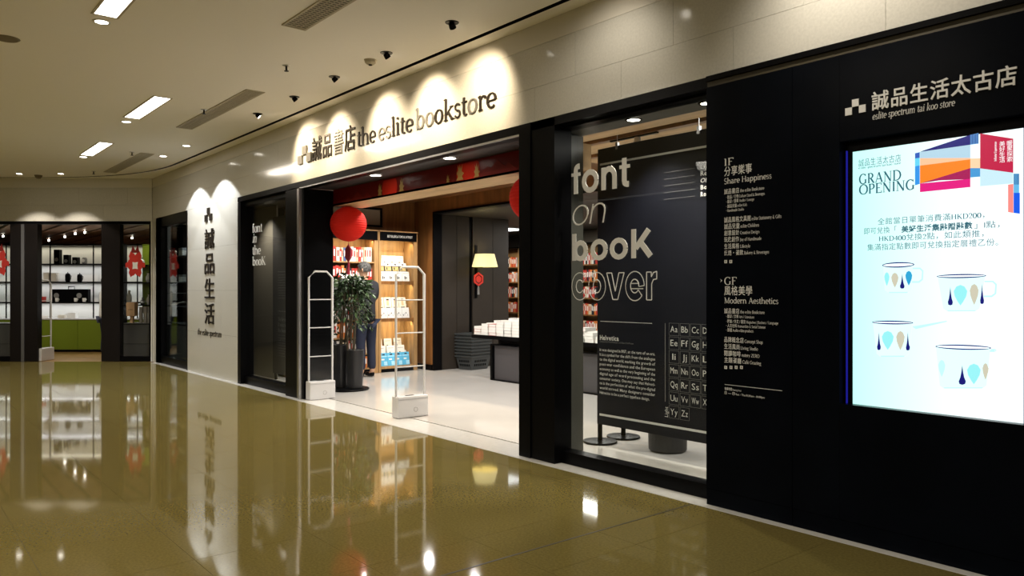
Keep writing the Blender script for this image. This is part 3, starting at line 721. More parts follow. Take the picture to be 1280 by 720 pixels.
# store directory
sd = thing('store_directory', 'white floor directory lettering on the narrow black panel beside the display window', 'directory', (PX(940), YP, 1.6))
_ln = [0]
def dline(parts, xl, zc, h, xr, m=M_LETW):
    """parts: list of (text, font); laid out from xl to xr at height zc"""
    gl = []; off = 0
    for t_, f_, k in parts:
        g_ = glyphs(t_, f_, depth=False, bold=.008 if f_ == 'sans' else 0)
        if not g_: continue
        mx = max(v[0] for a in g_ for v in a[1])
        gl += [(a, [(v[0]*k + off, v[1]*k, v[2]) for v in b], c) for a, b, c in g_]; off += mx*k + .25
    letters(fit(gl, xl, xr, zc, zc + h, (0, .70)), YP-.001, 0, 'directory_line', m, sd)
fx = lambda px: F(px, 0)[0]
fz = lambda px, py: F(px, py)[1]
L0 = 905.5
for parts, px0, pyb, pyt, pxr in (
    ([('1F', 'serif', 1)], L0, 207.5, 198, 917), ([('分享樂事', 'sans', 1)], L0, 219.5, 210.5, 940), ([('Share Happiness', 'serif', 1)], L0, 230.3, 223, 964.5),
    ([('誠品書店', 'sans', 1), ('the eslite Bookstore', 'serif', .8)], L0, 242.5, 237.5, 955.5),
    ([('· 飲品 / 食物', 'sans', 1), ('Culture Stand & Beverages', 'serif', 1)], 908, 248.6, 245.0, 956),
    ([('· 藝術 / 音樂', 'sans', 1), ('Studio / Lounge', 'serif', 1)], 908, 254.0, 250.6, 943),
    ([('· 誠品兒童', 'sans', 1), ('eslite Kids', 'serif', 1)], 908, 259.8, 256.4, 934), ([('· Handmade Studio', 'serif', 1)], 908, 265, 261.6, 930),
    ([('誠品風格文具館', 'sans', 1), ('eslite Stationery & Gifts', 'serif', .8)], L0, 278, 272.8, 977),
    ([('誠品兒童', 'sans', 1), ('eslite Children', 'serif', .8)], L0, 286.2, 281, 949), ([('創意設計', 'sans', 1), ('Creative Design', 'serif', .8)], L0, 294.2, 289.2, 949.5),
    ([('玩趣創作', 'sans', 1), ('Joy of Handmade', 'serif', .8)], L0, 302.4, 297.4, 952), ([('生活風格', 'sans', 1), ('Lifestyle', 'serif', .8)], L0, 310.8, 305.8, 938),
    ([('烘焙・餐飲', 'sans', 1), ('Bakery & Beverages', 'serif', .8)], L0, 319, 314, 961.5),
    ([('GF', 'serif', 1)], L0, 356, 346, 921), ([('風格美學', 'sans', 1)], L0, 368, 359.2, 940.5), ([('Modern Aesthetics', 'serif', 1)], L0, 379, 371.5, 973),
    ([('誠品書店', 'sans', 1), ('the eslite Bookstore', 'serif', .8)], L0, 391.2, 386.2, 956),
    ([('· 藝術 / 文學', 'sans', 1), ('Arts / Literature', 'serif', 1)], 908, 397, 393.6, 943), ([('· 雜誌 / 外文 / 語言', 'sans', 1), ('Magazines | Business / Language', 'serif', 1)], 908, 403.2, 399.8, 973),
    ([('· 人文社科', 'sans', 1), ('Humanities & Social Science', 'serif', 1)], 908, 408.6, 405.2, 957), ([('· 旅遊', 'sans', 1), ('Audio-video products', 'serif', 1)], 908, 414, 410.6, 942),
    ([('品牌概念店', 'sans', 1), ('Concept Shop', 'serif', .8)], L0, 427, 421.8, 953.5), ([('生活風尚', 'sans', 1), ('Living Studio', 'serif', .8)], L0, 435.4, 430.3, 947.5),
    ([('閱讀咖啡', 'sans', 1), ('eatery ZERO', 'serif', .8)], L0, 444, 438.8, 949.5), ([('主題餐廳', 'sans', 1), ('Café Grazing', 'serif', .8)], L0, 452.4, 447.2, 951.5),
    ([('營業時間', 'sans', 1), ('Opening hours', 'serif', .8)], 906, 487, 484.3, 927), ([('日 — 四', 'sans', 1), ('Sun - Thu 10:30am - 10:00pm', 'sans', .8)], 906, 492.2, 489.3, 956)):
    dline(parts, fx(px0), fz(px0, pyb), fz(px0, pyt) - fz(px0, pyb), fx(pxr))
MB().prism_xz([F(900.5, 348.5), F(903, 350.8), F(900.5, 353), F(901.6, 350.8)], YP-.0015, YP-.001).build('arrow_mark', M_LETW, sd)
ax_, az_ = F(906, 480.8); bx_, bz_ = F(978, 480.8)
MB().box(ax_, fx(978), YP-.0015, YP-.001, az_, az_+.003).build('rule', M_LETW, sd)
for pxs, py in (((905.6, 911.9), 329), ((905.6, 912.2, 918.6, 925.2), 461)):
    for k, p in enumerate(pxs):
        a, z = F(p, py); s_ = .020
        q = MB().box(a, a+s_, YP-.0015, YP-.0008, z, z+s_).build('service_icon', M_LETW, sd)
        MB().box(a+s_*.38, a+s_*.62, YP-.002, YP-.0015, z+s_*.2, z+s_*.62).cyl((a+s_*.5, YP-.002, z+s_*.76), s_*.12, .0005, 8, axis='y').build('symbol', M_BLACK, q)

# ================================================================== VIDEO SCREEN
weight(.12, .055)
def em(name, c, s=1.0): return mat(name, (0, 0, 0), .2, emit=c, es=s)
E_BG = em('screen white', (.60, .98, .93), 1.1)
_nt = E_BG.node_tree; _g = _nt.nodes.new('ShaderNodeTexCoord'); _s = _nt.nodes.new('ShaderNodeSeparateXYZ'); _m = _nt.nodes.new('ShaderNodeMix'); _m.data_type = 'RGBA'
_m.inputs[6].default_value = (.50, .98, .90, 1); _m.inputs[7].default_value = (.86, 1, 1, 1)      # the picture itself is aqua at its left side
_r = _nt.nodes.new('ShaderNodeMapRange'); _r.inputs[1].default_value = 0; _r.inputs[2].default_value = .7
_nt.links.new(_g.outputs['Generated'], _s.inputs[0]); _nt.links.new(_s.outputs[0], _r.inputs[0]); _nt.links.new(_r.outputs[0], _m.inputs[0]); _nt.links.new(_m.outputs[2], _nt.nodes['Principled BSDF'].inputs['Emission Color'])
E_BLU = em('screen blue edge', (.02, .02, .45), .5)
E_TXT = em('screen dark teal text', (.03, .12, .16)); E_TX2 = em('screen grey teal text', (.05, .16, .20)); E_NAVY = em('screen navy', (.01, .01, .16))
ys = .03
scn = thing('video_screen', 'large lit advertising screen recessed in the black wall', 'screen', ((sx0+sx1)/2, .1, sz0))
def Q(px, py): return onY(px, py, ys)
xl, xr = Q(1066, 0)[0], Q(1279, 0)[0]; zt_, zb0 = Q(1066, 190)[1], Q(1068, 505)[1]
MB().box(sx0+.004, sx1-.004, ys+.006, .099, sz0+.003, sz1-.003).build('housing', M_BLACK, scn)
MB().box(xl, xr, ys, ys+.005, zb0, zt_).build('display_panel', E_BG, scn)
MB().box(xl-.035, xl-.031, ys-.01, ys+.005, zb0-.02, zt_+.01).box(xl-.035, xr, ys-.01, ys+.005, zb0-.024, zb0-.020).box(xr+.006, xr+.012, ys-.01, ys+.005, zb0, zt_).build('blue_edge_light', E_BLU, scn)
lay = [0]
def spoly(pts, m, name='screen_image', px=True):
    lay[0] += 1; d = .0006 + .00008*lay[0]
    MB().prism_xz([Q(*p) if px else p for p in pts], ys-d, ys-.0001).build(name, m, scn)
def zc(px, py): return (1060 + px*220/1280, 150 + py*220/1280)    # from the enlarged crop of this area
def C(*pts): return [zc(*p) for p in pts]
for pts, c, nm in (
    (C((548,222),(890,108),(890,180),(524,232)), (.01,.01,.09), 'navy'), (C((890,108),(950,95),(950,172),(890,180)), (.10,.30,.62), 'steel blue'),
    (C((524,232),(890,180),(890,280),(524,278)), (.42,.62,.74), 'pale blue'), (C((524,278),(890,276),(890,286),(524,332)), (1.0,.52,.30), 'peach'),
    (C((524,332),(890,286),(890,350),(524,462)), (1.0,.22,.015), 'orange'), (C((524,462),(890,350),(890,430),(660,440)), (.36,.01,.09), 'wine'),
    (C((524,462),(890,428),(890,488),(524,525)), (.72,.01,.20), 'magenta'), (C((890,280),(962,278),(962,350),(890,350)), (1.0,.62,.38), 'light peach'),
    (C((890,350),(962,350),(962,412),(890,418)), (.06,.30,.62), 'mid blue'), (C((488,242),(522,234),(522,275),(488,280)), (.03,.10,.45), 'blue'),
    (C((488,280),(522,275),(522,330),(488,338)), (.12,.62,.85), 'sky'), (C((488,338),(522,330),(522,465),(488,475)), (.03,.28,.75), 'azure'),
    (C((962,98),(1202,136),(1202,384),(962,352)), (.50,.015,.06), 'crimson'), (C((962,352),(1202,384),(1202,462),(962,482)), (.55,.78,.86), 'ice'),
    (C((1205,390),(1245,390),(1245,530),(1205,530)), (.12,.45,.75), 'lake blue'), (C((1205,530),(1250,530),(1250,682),(1205,676)), (.01,.10,.75), 'royal blue'),
    (C((1165,470),(1203,465),(1203,676),(1165,670)), (.95,.25,.22), 'salmon')):
    spoly(pts, em('screen '+nm, c), 'screen_image')
lm = MB(); d_ = .0024
for k in range(7):
    a = zc(896+k*8, 106-k*1); b = zc(896+k*8, 176-k*1); xa, z1 = Q(*a); _, z0_ = Q(*b); lm.box(xa, xa+.0022, ys-d_, ys-.0022, z0_, z1)
for k in range(6):
    a = zc(1208+k*7, 392); b = zc(1208+k*7, 470); xa, z1 = Q(*a); _, z0_ = Q(*b); lm.box(xa, xa+.0018, ys-d_, ys-.0022, z0_, z1)
lm.build('screen_stripes', E_NAVY, scn, kind='stuff')
def stext(s_, pl, pr, pb, pt, m=E_TXT, font='serif', ref=None, bold=0, shear=0):
    gl = glyphs(s_, font, bold, 0, shear, depth=False)
    letters(fit(gl, Q(pl, 0)[0], Q(pr, 0)[0], Q(pl, pb)[1], Q(pl, pt)[1], ref), ys-.003, 0, 'screen_text', m, scn)
stext('誠品生活太古店', 1073.5, 1126.5, 208.5, 199.5, E_TX2, 'sans'); stext('eslite spectrum tai koo store', 1073.5, 1126.5, 212.4, 208.6, E_TX2, 'serif', (-.2, .7))
stext('GRAND', 1074, 1127, 230.5, 218.3, E_TXT, ref=(0, .66)); stext('OPENING', 1074, 1143.5, 243.5, 231.5, E_TXT, ref=(0, .66))
stext('全館當日單筆消費滿HKD200，', 1097.5, 1231, 281, 273, E_TX2, 'serif', (-.05, .85)); stext('即可兌換「', 1080.5, 1121, 292.8, 285, E_TX2, 'sans', (-.05, .85))
stext('美好生活集點贈點數', 1127, 1216, 290.6, 282.6, E_TXT, 'sans', (-.05, .85), .03); stext('」1點，', 1218, 1250, 285.8, 277.3, E_TXT, 'sans', (-.05, .85))
stext('HKD400兌換2點，如此類推，', 1099, 1230, 302, 294, E_TX2, 'serif', (-.05, .85)); stext('集滿指定點數即可兌換指定層禮乙份。', 1084.5, 1248, 313.2, 305.2, E_TX2, 'sans', (-.05, .85))
E_W = em('screen white text', (1, 1, 1), 1)
for col_, xs_, top in (('暖聚探索', (1259, 1266), 176), ('美好生活', (1249.5, 1256.5), 177)):
    for k, ch in enumerate(col_):
        stext(ch, xs_[0], xs_[1], top + 6.6 + k*6.7, top + k*6.7, E_W, 'sans')
letters([(c_, [(Q(1246, 0)[0] - v[1]*.016, Q(1246, 201.5)[1] + v[0]*.0125, 0) for v in vs_], fs_) for c_, vs_, fs_ in glyphs('Infinite Experience', 'serif', depth=False)], ys-.003, 0, 'screen_text', E_W, scn)
weight(.085, .034)
# four enamel mugs pictured on the screen
def mz(px, py): return (1070 + px*200/758, 310 + py*200/758)
E_RIM = em('screen navy', (.01, .01, .16)); E_CUP = em('screen cup shade', (.52, .92, .93), 1.1); E_IN = em('screen cup white', (.85, 1.0, 1.0), 1.3)
E_AQ = em('screen aqua', (.30, .82, .84)); E_SAND = em('screen sand', (.58, .55, .42)); E_BL = em('screen leaf blue', (.03, .35, .62)); E_PALE = em('screen pale aqua', (.50, .93, .92), 1.05)
def ell(cx, cy, rx, ry, n=24, tilt=0): return [mz(cx + rx*math.cos(2*PI*i/n), cy + ry*math.sin(2*PI*i/n) + tilt*math.cos(2*PI*i/n)) for i in range(n)]
def leaf(cx, top, bot, wd, drop=False):
    h = bot - top
    if drop: pr = [(0, 0), (.25, .35), (.55, .62), (1, .82), (.8, .96), (0, 1)]
    else: pr = [(0, 0), (.6, .08), (1, .3), (.85, .55), (.4, .82), (0, 1)]
    p = [(cx + wd*a, top + h*b) for a, b in pr]; q = [(cx - wd*a, top + h*b) for a, b in pr[-2:0:-1]]
    return [mz(*x) for x in p + q]
def ringpoly(cx, cy, rx, ry, tilt, m): spoly(ell(cx, cy, rx, ry, tilt=tilt), E_RIM); spoly(ell(cx, cy, rx-5, max(1.5, ry-6), tilt=tilt), m)
def mug(x0, x1, ytop, ybot, tilt, ry, narrow, hand):
    w_ = x1 - x0; cx = (x0+x1)/2
    spoly([mz(x0+4, ytop), mz(x1-4, ytop + tilt), mz(x1-narrow, ybot-14), mz(x1-narrow-18, ybot), mz(x0+narrow+18, ybot), mz(x0+narrow, ybot-14)], em('screen cup wash', (.68, .99, .96), 1.1))
    spoly([mz(x0+narrow+18, ybot-5), mz(x1-narrow-18, ybot-5), mz(x1-narrow-22, ybot), mz(x0+narrow+22, ybot)], E_PALE)
    if hand:
        hx, hy, hw, hh = hand
        o_ = [(hx, hy), (hx+hw*.7, hy), (hx+hw, hy+hh*.2), (hx+hw*.95, hy+hh*.8), (hx+hw*.6, hy+hh), (hx-4, hy+hh)]
        i_ = [(hx-4, hy+hh-8), (hx+hw*.55, hy+hh-8), (hx+hw*.82, hy+hh*.75), (hx+hw*.87, hy+hh*.25), (hx+hw*.65, hy+7), (hx, hy+7)]
        spoly([mz(*p) for p in o_ + i_], E_PALE)
    ringpoly(cx, ytop, w_/2, ry, tilt/2, E_IN)
mug(125, 277, 80, 213, -4, 13, 12, (270, 93, 50, 72))
for a in ((147, 115, 180, 12), (185, 117, 188, 17)): spoly(leaf(*a), E_AQ if a[0] == 147 else E_SAND)
spoly(leaf(220, 122, 193, 11, True), E_NAVY); spoly(leaf(251, 108, 178, 16), E_BL)
mug(383, 618, 133, 300, -4, 10, 32, (610, 155, 58, 78))
spoly(leaf(448, 183, 272, 12, True), E_NAVY); spoly(leaf(496, 175, 272, 32), E_AQ); spoly(leaf(561, 170, 270, 21), E_SAND); spoly(leaf(598, 170, 266, 9, True), E_NAVY)
mug(77, 272, 353, 515, 3, 9, 22, None); spoly([mz(268, 372), mz(430, 345), mz(432, 349), mz(285, 384)], E_PALE)
spoly(leaf(110, 398, 484, 9, True), E_NAVY); spoly(leaf(152, 393, 482, 28), E_AQ); spoly(leaf(212, 393, 484, 20), E_SAND); spoly(leaf(247, 398, 486, 9, True), E_NAVY)
mug(377, 642, 470, 665, 8, 12, 22, (640, 478, 26, 14))
spoly(leaf(408, 530, 610, 16), E_PALE); spoly(leaf(505, 555, 648, 17, True), E_NAVY); spoly(leaf(560, 548, 645, 32), E_AQ); spoly(leaf(615, 545, 625, 14), E_SAND)

# ================================================================== DISPLAY WINDOW
YG = .1345
def gtext(s_, pl, pr, pb, pt, pxz, name, **k):
    each = k.pop('each', True); ref = k.pop('ref', None); dep = k.pop('dep', .003); m = k.pop('m', M_SILV)
    gl = fit(grotesque(s_, **k), *spanY(pl, pr, YG), zat(pxz, pb, YG), zat(pxz, pt, YG), ref)
    letters(gl, YG, dep, name, m, wt, each)
wt = thing('window_lettering', 'large silver vinyl words stuck on the glass of the display window', 'lettering', (PX(765, YG), YG, 1.4))
gtext('font', 714.5, 787.5, 243, 205.5, 717, 'letter', w=.132, ref=(0, .72))
gtext('on', 716, 757, 282.5, 257, 717, 'letter', w=.042, shear=.2)
gtext('booK', 715.5, 816, 326, 292.5, 717, 'letter', w=.132, ref=(0, .72))
gtext('cover', 714.5, 821.5, 375.5, 340.5, 716, 'letter', w=.15, outline=.02, m=M_WHITE)
# black hanging banner behind the glass
YB = .80
hb = thing('hanging_banner', 'tall black printed fabric banner hanging behind the display window glass', 'banner', (PX(815, YB), YB, .3))
bxa = PX(746.5, YB); bxb = PX(960, YB); bz1 = zat(746.5, 187, YB); bz0 = zat(746, 529.5, YB)
cl = MB(); nx, nz = 24, 8
vs = []
for j in range(nz+1):
    for i in range(nx+1):
        u, v = i/nx, j/nz; vs.append((bxa+(bxb-bxa)*u, YB + .006*math.sin(u*9+v*2)*(.3+v), bz0+(bz1-bz0)*v))
k_ = len(vs); vs += [(a, b+.012, c) for a, b, c in vs]
q = lambda i, j: j*(nx+1)+i
fs = [(q(i, j), q(i+1, j), q(i+1, j+1), q(i, j+1)) for j in range(nz) for i in range(nx)]
fs += [tuple(k_+a for a in f)[::-1] for f in fs[:]]
cl.add(vs, fs).build('cloth', M_CLOTH, hb, smooth=True)
def B(px, py): return onY(px, py, YB-.012)
YT = YB - .012
def bbox_(pl, pr, pya, pyb, name='print_rule', m=M_WHITE):
    xa, z1 = B(pl, pya); xb = B(pr, 0)[0]; z0_ = B(pl, pyb)[1]; MB().box(xa, xb, YT-.001, YT, z0_, z1).build(name, m, hb)
bbox_(750, 960, 204.7, 207.2); bbox_(749.5, 960, 516.5, 519.2); bbox_(750.5, 815, 401.2, 401.8)
def btext(s_, pl, pr, pb, pt, ref=None, bold=0, shear=0, name='banner_text', m=M_WHITE):
    letters(fit(glyphs(s_, 'sans', bold, 0, shear, depth=False), B(pl, 0)[0], B(pr, 0)[0], B(pl, pb)[1], B(pl, pt)[1], ref), YT-.001, 0, name, m, hb)
btext('Helvetica', 750, 773.5, 424.5, 418.5, (0, .73), .03)
btext('Designed by Max Miedinger and Eduard Hoffmann', 750, 792, 427.6, 425.4, (0, .73), m=M_GREY)
para = ['It was designed in 1957, at the turn of an era.', 'It is a symbol for the shift from the analogue', 'to the digital world, marking the growth of', 'post-war confidence and the European',
        'economy as well as the very beginning of the', 'digital age of word processing and the', 'consumer society. One may say that Helveti-', 'ca is the perfection of what the pre-digital', 'world strived. Many designers consider', 'Helvetica to be a perfect typeface design.']
for k, t_ in enumerate(para):
    btext(t_, 749.8, 819 if k < 9 else 812, 438.6 + k*5.92, 435.0 + k*5.92, (0, .73), .012)
gx = [835.7, 849.5, 862.3, 876.2, 890.5, 905]; rows_ = ['Aa Bb Cc Dd', 'Ee Ff Gg Hh', 'Ii Jj Kk Ll', 'Mm Nn Oo Pp', 'Qq Rr Ss Tt', 'Uu Vv Ww Xx', 'Yy Zz']
for r_, row in enumerate(rows_):
    za_, zb_2 = B(835.7, 403.6 + r_*17.15)[1], B(835.7, 419.2 + r_*17.15)[1]
    for c_, s_ in enumerate(row.split()):
        xa, xb = B(gx[c_]+.6, 0)[0], B(gx[c_+1]-.6, 0)[0]; t_ = .0022
        MB().box(xa, xb, YT-.001, YT, za_-t_, za_).box(xa, xb, YT-.001, YT, zb_2, zb_2+t_).box(xa, xa+t_, YT-.001, YT, zb_2, za_).box(xb-t_, xb, YT-.001, YT, zb_2, za_).build('letter_cell', M_GREY, hb)
        h_ = za_ - zb_2
        nar = .33 if s_ == 'Ii' else .26 if s_ == 'Jj' else .15
        letters(fit(glyphs(s_, 'sans', depth=False), xa+nar*(xb-xa), xb-nar*(xb-xa), zb_2+h_*.28, zb_2+h_*.80, (0, .73)), YT-.001, 0, 'banner_text', M_WHITE, hb)
bbox_(831.2, 831.9, 404, 502, m=M_GREY)
letters([(c_, [(B(831.5, 0)[0] - v[1]*.05+.03, B(831.5, 521)[1] + v[0]*.042, 0) for v in vs_], fs_) for c_, vs_, fs_ in glyphs('Light', 'sans', depth=False)], YT-.001, 0, 'banner_text', M_WHITE, hb)
for k, (nm_, b_, sh) in enumerate((('Light', -.01, 0), ('Regular', 0, 0), ('Oblique', 0, .2), ('Bold', .02, 0), ('Roman', .03, 0))):
    yy = 211.2 + k*8.6
    xa, z_ = B(830, 216.2 + k*8.35); dt = MB(); xb = B(869, 0)[0]; n_ = 34
    for i in range(n_): dt.box(xa + (xb-xa)*i/n_, xa + (xb-xa)*(i+.55)/n_, YT-.001, YT, z_, z_+.003)
    dt.build('dotted_rule', M_GREY, hb, kind='stuff')
    xt, zt2 = B(876, yy)
    letters(fit(glyphs(nm_, 'sans', b_, 0, sh, depth=False), xt, xt + .045*len(nm_)*.55, zt2, zt2+.036, (0, .73)), YT-.001, 0, 'banner_text', M_WHITE, hb)
btext('Light', 888, 905, 179.5, 173.5, (0, .73))
for px_ in (771, 873):
    xa = PX(px_, YB); MB().tube([(xa, YB+.006, bz1-.01), (xa, YB+.006, 2.765)], .003, 6).build('hanging_wire', M_STEEL, hb)
    MB().box(xa-.012, xa+.012, YB-.006, YB+.022, bz1-.03, bz1+.03).build('clip', M_STEEL, hb)
# post stand and planter behind the banner
xs_, ys_ = PX(750, .93), .93
st = thing('post_stand', 'black round-based post stand behind the left edge of the hanging banner', 'stand', (xs_, ys_, .003))
MB().lathe([(.155, 0), (.16, .008), (.155, .016), (.03, .022)], (xs_, ys_, .003), 32).build('base', M_BLACK, st, bevel=0)
MB().cyl((xs_, ys_, .02), .022, 1.3, 14).build('pole', M_BLACK, st)
st2 = dup(st, (xs_-.02, ys_+.34, .003), label='black round post base half hidden behind the first stand, farther in')
x_, y_ = onZ(834.5, 560, .0)
pp = thing('planter_pot', 'low round charcoal pot standing under the hanging banner', 'pot', (x_, 1.12, .003))
MB().lathe([(.15, 0), (.165, .015), (.17, .28), (.16, .285), (.15, .26), (.15, .24)], (PX(834.5, 1.12), 1.12, .003), 28).build('pot', mat('charcoal ceramic', (.03, .03, .032), .5), pp)
for px_, lab in ((-4.05, 'lit downlight above the left part of the hanging banner'), (-3.35, 'lit downlight above the right part of the hanging banner')):
    dq = thing('downlight', lab, 'ceiling light', (px_, .40, ZD+.038), group='downlights in the display window soffit')
    MB().lathe([(.05, 0), (.05, -.006), (.068, -.006), (.07, 0)], (px_, .40, ZD+.038), 20, caps=False).build('trim_ring', M_BLACK, dq)
    MB().cyl((px_, .40, ZD+.034), .05, .002, 20).build('lens', M_LAMP, dq)
    light('downlight_lamp', 'SPOT', (px_, .40, ZD+.02), 80, NEUT, (px_, .48, 0), .03, 110, .7)
# narrow window 2: grey side wall, banner and words
MB().box(-12.75, PX(341, .68)+.2, .66, .68, .003, 2.74).build('side_panel', mat('warm grey panel', (.17, .155, .13), .35), w2)
light('window_two_fill', 'SPOT', (-11.9, .32, 2.70), 60, NEUT, (-11.9, .55, 1.0), .03, 110, .8)  # added unseen spot, brightens the grey side panel
nx0 = PX(341, .62)
b2n = thing('narrow_banner', 'dark text banner standing behind the narrow window left of the entrance', 'banner', (nx0+.4, .62, .003))
MB().box(nx0, nx0+.85, .62, .63, .10, 2.55).build('cloth', mat('dark grey cloth', (.045, .042, .042), .6), b2n)
MB().box(nx0+.05, nx0+.09, .625, .655, .003, .10).box(nx0+.76, nx0+.80, .625, .655, .003, .10).build('foot', M_BLACK, b2n)
def N(px, py): return onY(px, py, .61)
random.seed(3)
for y0_, n_, s_ in ((339, 1, 'Regular'), (343, 10, 'printed words run on'), (388, 1, 'Medium'), (396, 3, 'The quick'), (418, 9, 'printed words run on')):
    for k in range(n_):
        big = s_ == 'The quick'
        pyt = y0_ + k*(7 if big else 3.2)
        letters(fit(glyphs(('To be or', 'It was so', 'the book')[k % 3] if big else s_, 'serif' if big else 'sans', depth=False), N(347, 0)[0], N(357.5, 0)[0], N(347, pyt + (5 if big else 1.6))[1], N(347, pyt)[1]), .619, 0, 'banner_text', M_GREY, b2n)
wt2 = thing('narrow_window_lettering', 'small white serif words stuck on the narrow window left of the entrance', 'lettering', (PX(323, .11), .109, 1.9))
for s_, pr, pb, pt, ref, sh in (('font', 328, 291, 279.5, (0, .7), 0), ('in', 320.8, 303.5, 293.5, (0, .6), .3), ('the', 326, 318.5, 307, (0, .7), 0), ('booK', 332, 332, 321, (0, .7), 0)):
    letters(fit(glyphs(s_, 'serif', shear=sh), *spanY(315.8, pr, .109), zat(316, pb, .109), zat(316, pt, .109), ref), .109, .003, 'letter', M_WHITE, wt2, True)
weight(.085, .034)
# ================================================================== ENTRANCE THINGS
def lantern(lx, ly, lz, r, lab, charm=True):
    t = thing('paper_lantern', lab, 'lantern', (lx, ly, lz), group=None)
    M = mat('red paper', (.58, .014, .007), .8, spec=.2, emit=(.6, .02, .01), es=.05)
    prof = []; n = 44
    for i in range(n+1):
        a = -PI/2 + PI*(.04 + .92*i/n); k = 1 + (.010 if i % 2 else -.006)
        prof.append((r*math.cos(a)*k, r*math.sin(a)*.97))
    MB().lathe(prof, (lx, ly, lz), 40).build('paper_globe', M, t, smooth=False)
    MB().lathe([(r*.13, -.012), (r*.16, 0), (r*.13, .012)], (lx, ly, lz + r*.965), 20).build('top_ring', M_BLACK, t)
    MB().tube([(lx, ly, lz + r*.96), (lx, ly, max(2.529, lz + r*.98))], .003, 6).build('cord', M_BLACK, t)
    if charm:
        M2 = mat('crimson charm', (.30, .01, .03), .5)
        z = lz - r - .02
        MB().tube([(lx, ly, lz-r*.95), (lx, ly, z-.02)], .003, 6).build('tassel', M2, t)
        c = thing('hanging_charm', 'dark red hexagonal charm with tassel hanging below the left paper lantern', 'ornament', (lx, ly, z-.34))
        MB().prism_xz([(lx+.085*math.cos(PI/6+i*PI/3)*1.0, z-.13+.11*math.sin(PI/6+i*PI/3)) for i in range(6)], ly-.012, ly+.012).build('plaque', M2, c)
        MB().lathe([(.003, .02), (.012, .0), (.022, -.15), (.024, -.16)], (lx, ly, z-.25), 10).build('tassel', M2, c)
        MB().tube([(lx, ly, z), (lx, ly, z-.03)], .006, 6).build('knot', M2, c)
    return t
LY = .62
lx1 = PX(435.5, LY); lz1 = zat(435.5, 280, LY)
lantern(lx1, LY, lz1, .238, 'red round paper lantern hanging at the left of the entrance')
lantern(PX(668, LY), LY, lz1, .238, 'red round paper lantern half hidden behind the black column', False)

def gate(name_lab, gx, gy, gw=.40, gh=1.70, rz=0, loc=None):
    """frame in the local y-z plane"""
    t = thing('security_gate', name_lab, 'security gate', (gx, gy, .003), rz, group=None)
    Mx = WM[t.name]; m = mat('light grey gate plastic', (.60, .60, .61), .35); w = gw; c = .08; h = gh
    MB(Mx).tube([(0, .01, .15), (0, .01, h-c), (0, c+.01, h), (0, w-c-.01, h), (0, w-.01, h-c), (0, w-.01, .15)], .0125, 10).build('frame', m, t)
    for z in (h*.78, h*.56, h*.335): MB(Mx).tube([(0, .01, z), (0, w-.01, z)], .007, 8).build('crossbar', m, t)
    MB(Mx).box(-.004, .004, .02, w-.02, .2, h-.02).build('acrylic_pane', G3, t)
    b = MB(Mx).box(-.065, .065, -.005, w+.005, 0, .235).build('base_box', m, t, bevel=.012)
    MB(Mx).box(.066, .0675, 0.0, w, .20, .203).build('seam', M_GREY, b)
    MB(Mx).tube([(.066, w*.58+.024*math.cos(a*PI/8), .085+.024*math.sin(a*PI/8)) for a in range(16)], .0018, 5, closed=True).build('ring_mark', M_GREY, b)
    MB(Mx).box(-.02, .02, w*.35, w*.6, .2352, .238).build('indicator', M_BLACK, b)
    return t
gate('light grey security gate standing against the black lining at the left of the entrance', -9.185, .04, .345, 1.64)
g2x = PX(494, .165); gate('light grey security gate standing in the middle of the entrance', g2x, .165, .385, 1.655)

# hanging foliage plant in a tall black pot
plx, ply = onZ(434, 487, 0)
pl = thing('potted_plant', 'tall potted plant with drooping green leaves and a black planter beside the left gate', 'plant', (plx, ply, .003))
MB().lathe([(.30, 0), (.31, .01), (.30, .022), (.05, .03)], (plx, ply, .003), 36).build('base_plate', M_BLACK, pl)
MB().lathe([(.105, .03), (.115, .30), (.125, .56), (.12, .57), (.11, .55), (.10, .50)], (plx+.10, ply+.07, .003), 28).build('planter', mat('black glazed pot', (.02, .02, .022), .3), pl)
MB().lathe([(.10, .03), (.105, .30), (.115, .62), (.11, .63), (.10, .60)], (plx-.14, ply-.03, .003), 24).build('planter', mat('black glazed pot'), pl)
lm_ = mat('dark leaf green', (.020, .045, .014), .4, noise=.5, nscale=30); random.seed(11)
stm = MB(); lv = MB(); lv2 = MB()
def leaf3(mb, p, d, s):
    d = d.normalized(); u = d.cross(Vector((random.uniform(-1, 1), random.uniform(-1, 1), .4))).normalized(); n_ = d.cross(u)
    mb.add([p, p + d*s*.35 + u*s*.24 + n_*.006, p + d*s*.75 + u*s*.16, p + d*s, p + d*s*.75 - u*s*.16, p + d*s*.35 - u*s*.24 + n_*.006, p + d*s*.5 - n_*s*.08],
           [(0, 1, 6), (1, 2, 6), (2, 3, 6), (3, 4, 6), (4, 5, 6), (5, 0, 6)])
top = Vector((plx+.03, ply+.02, 1.15))
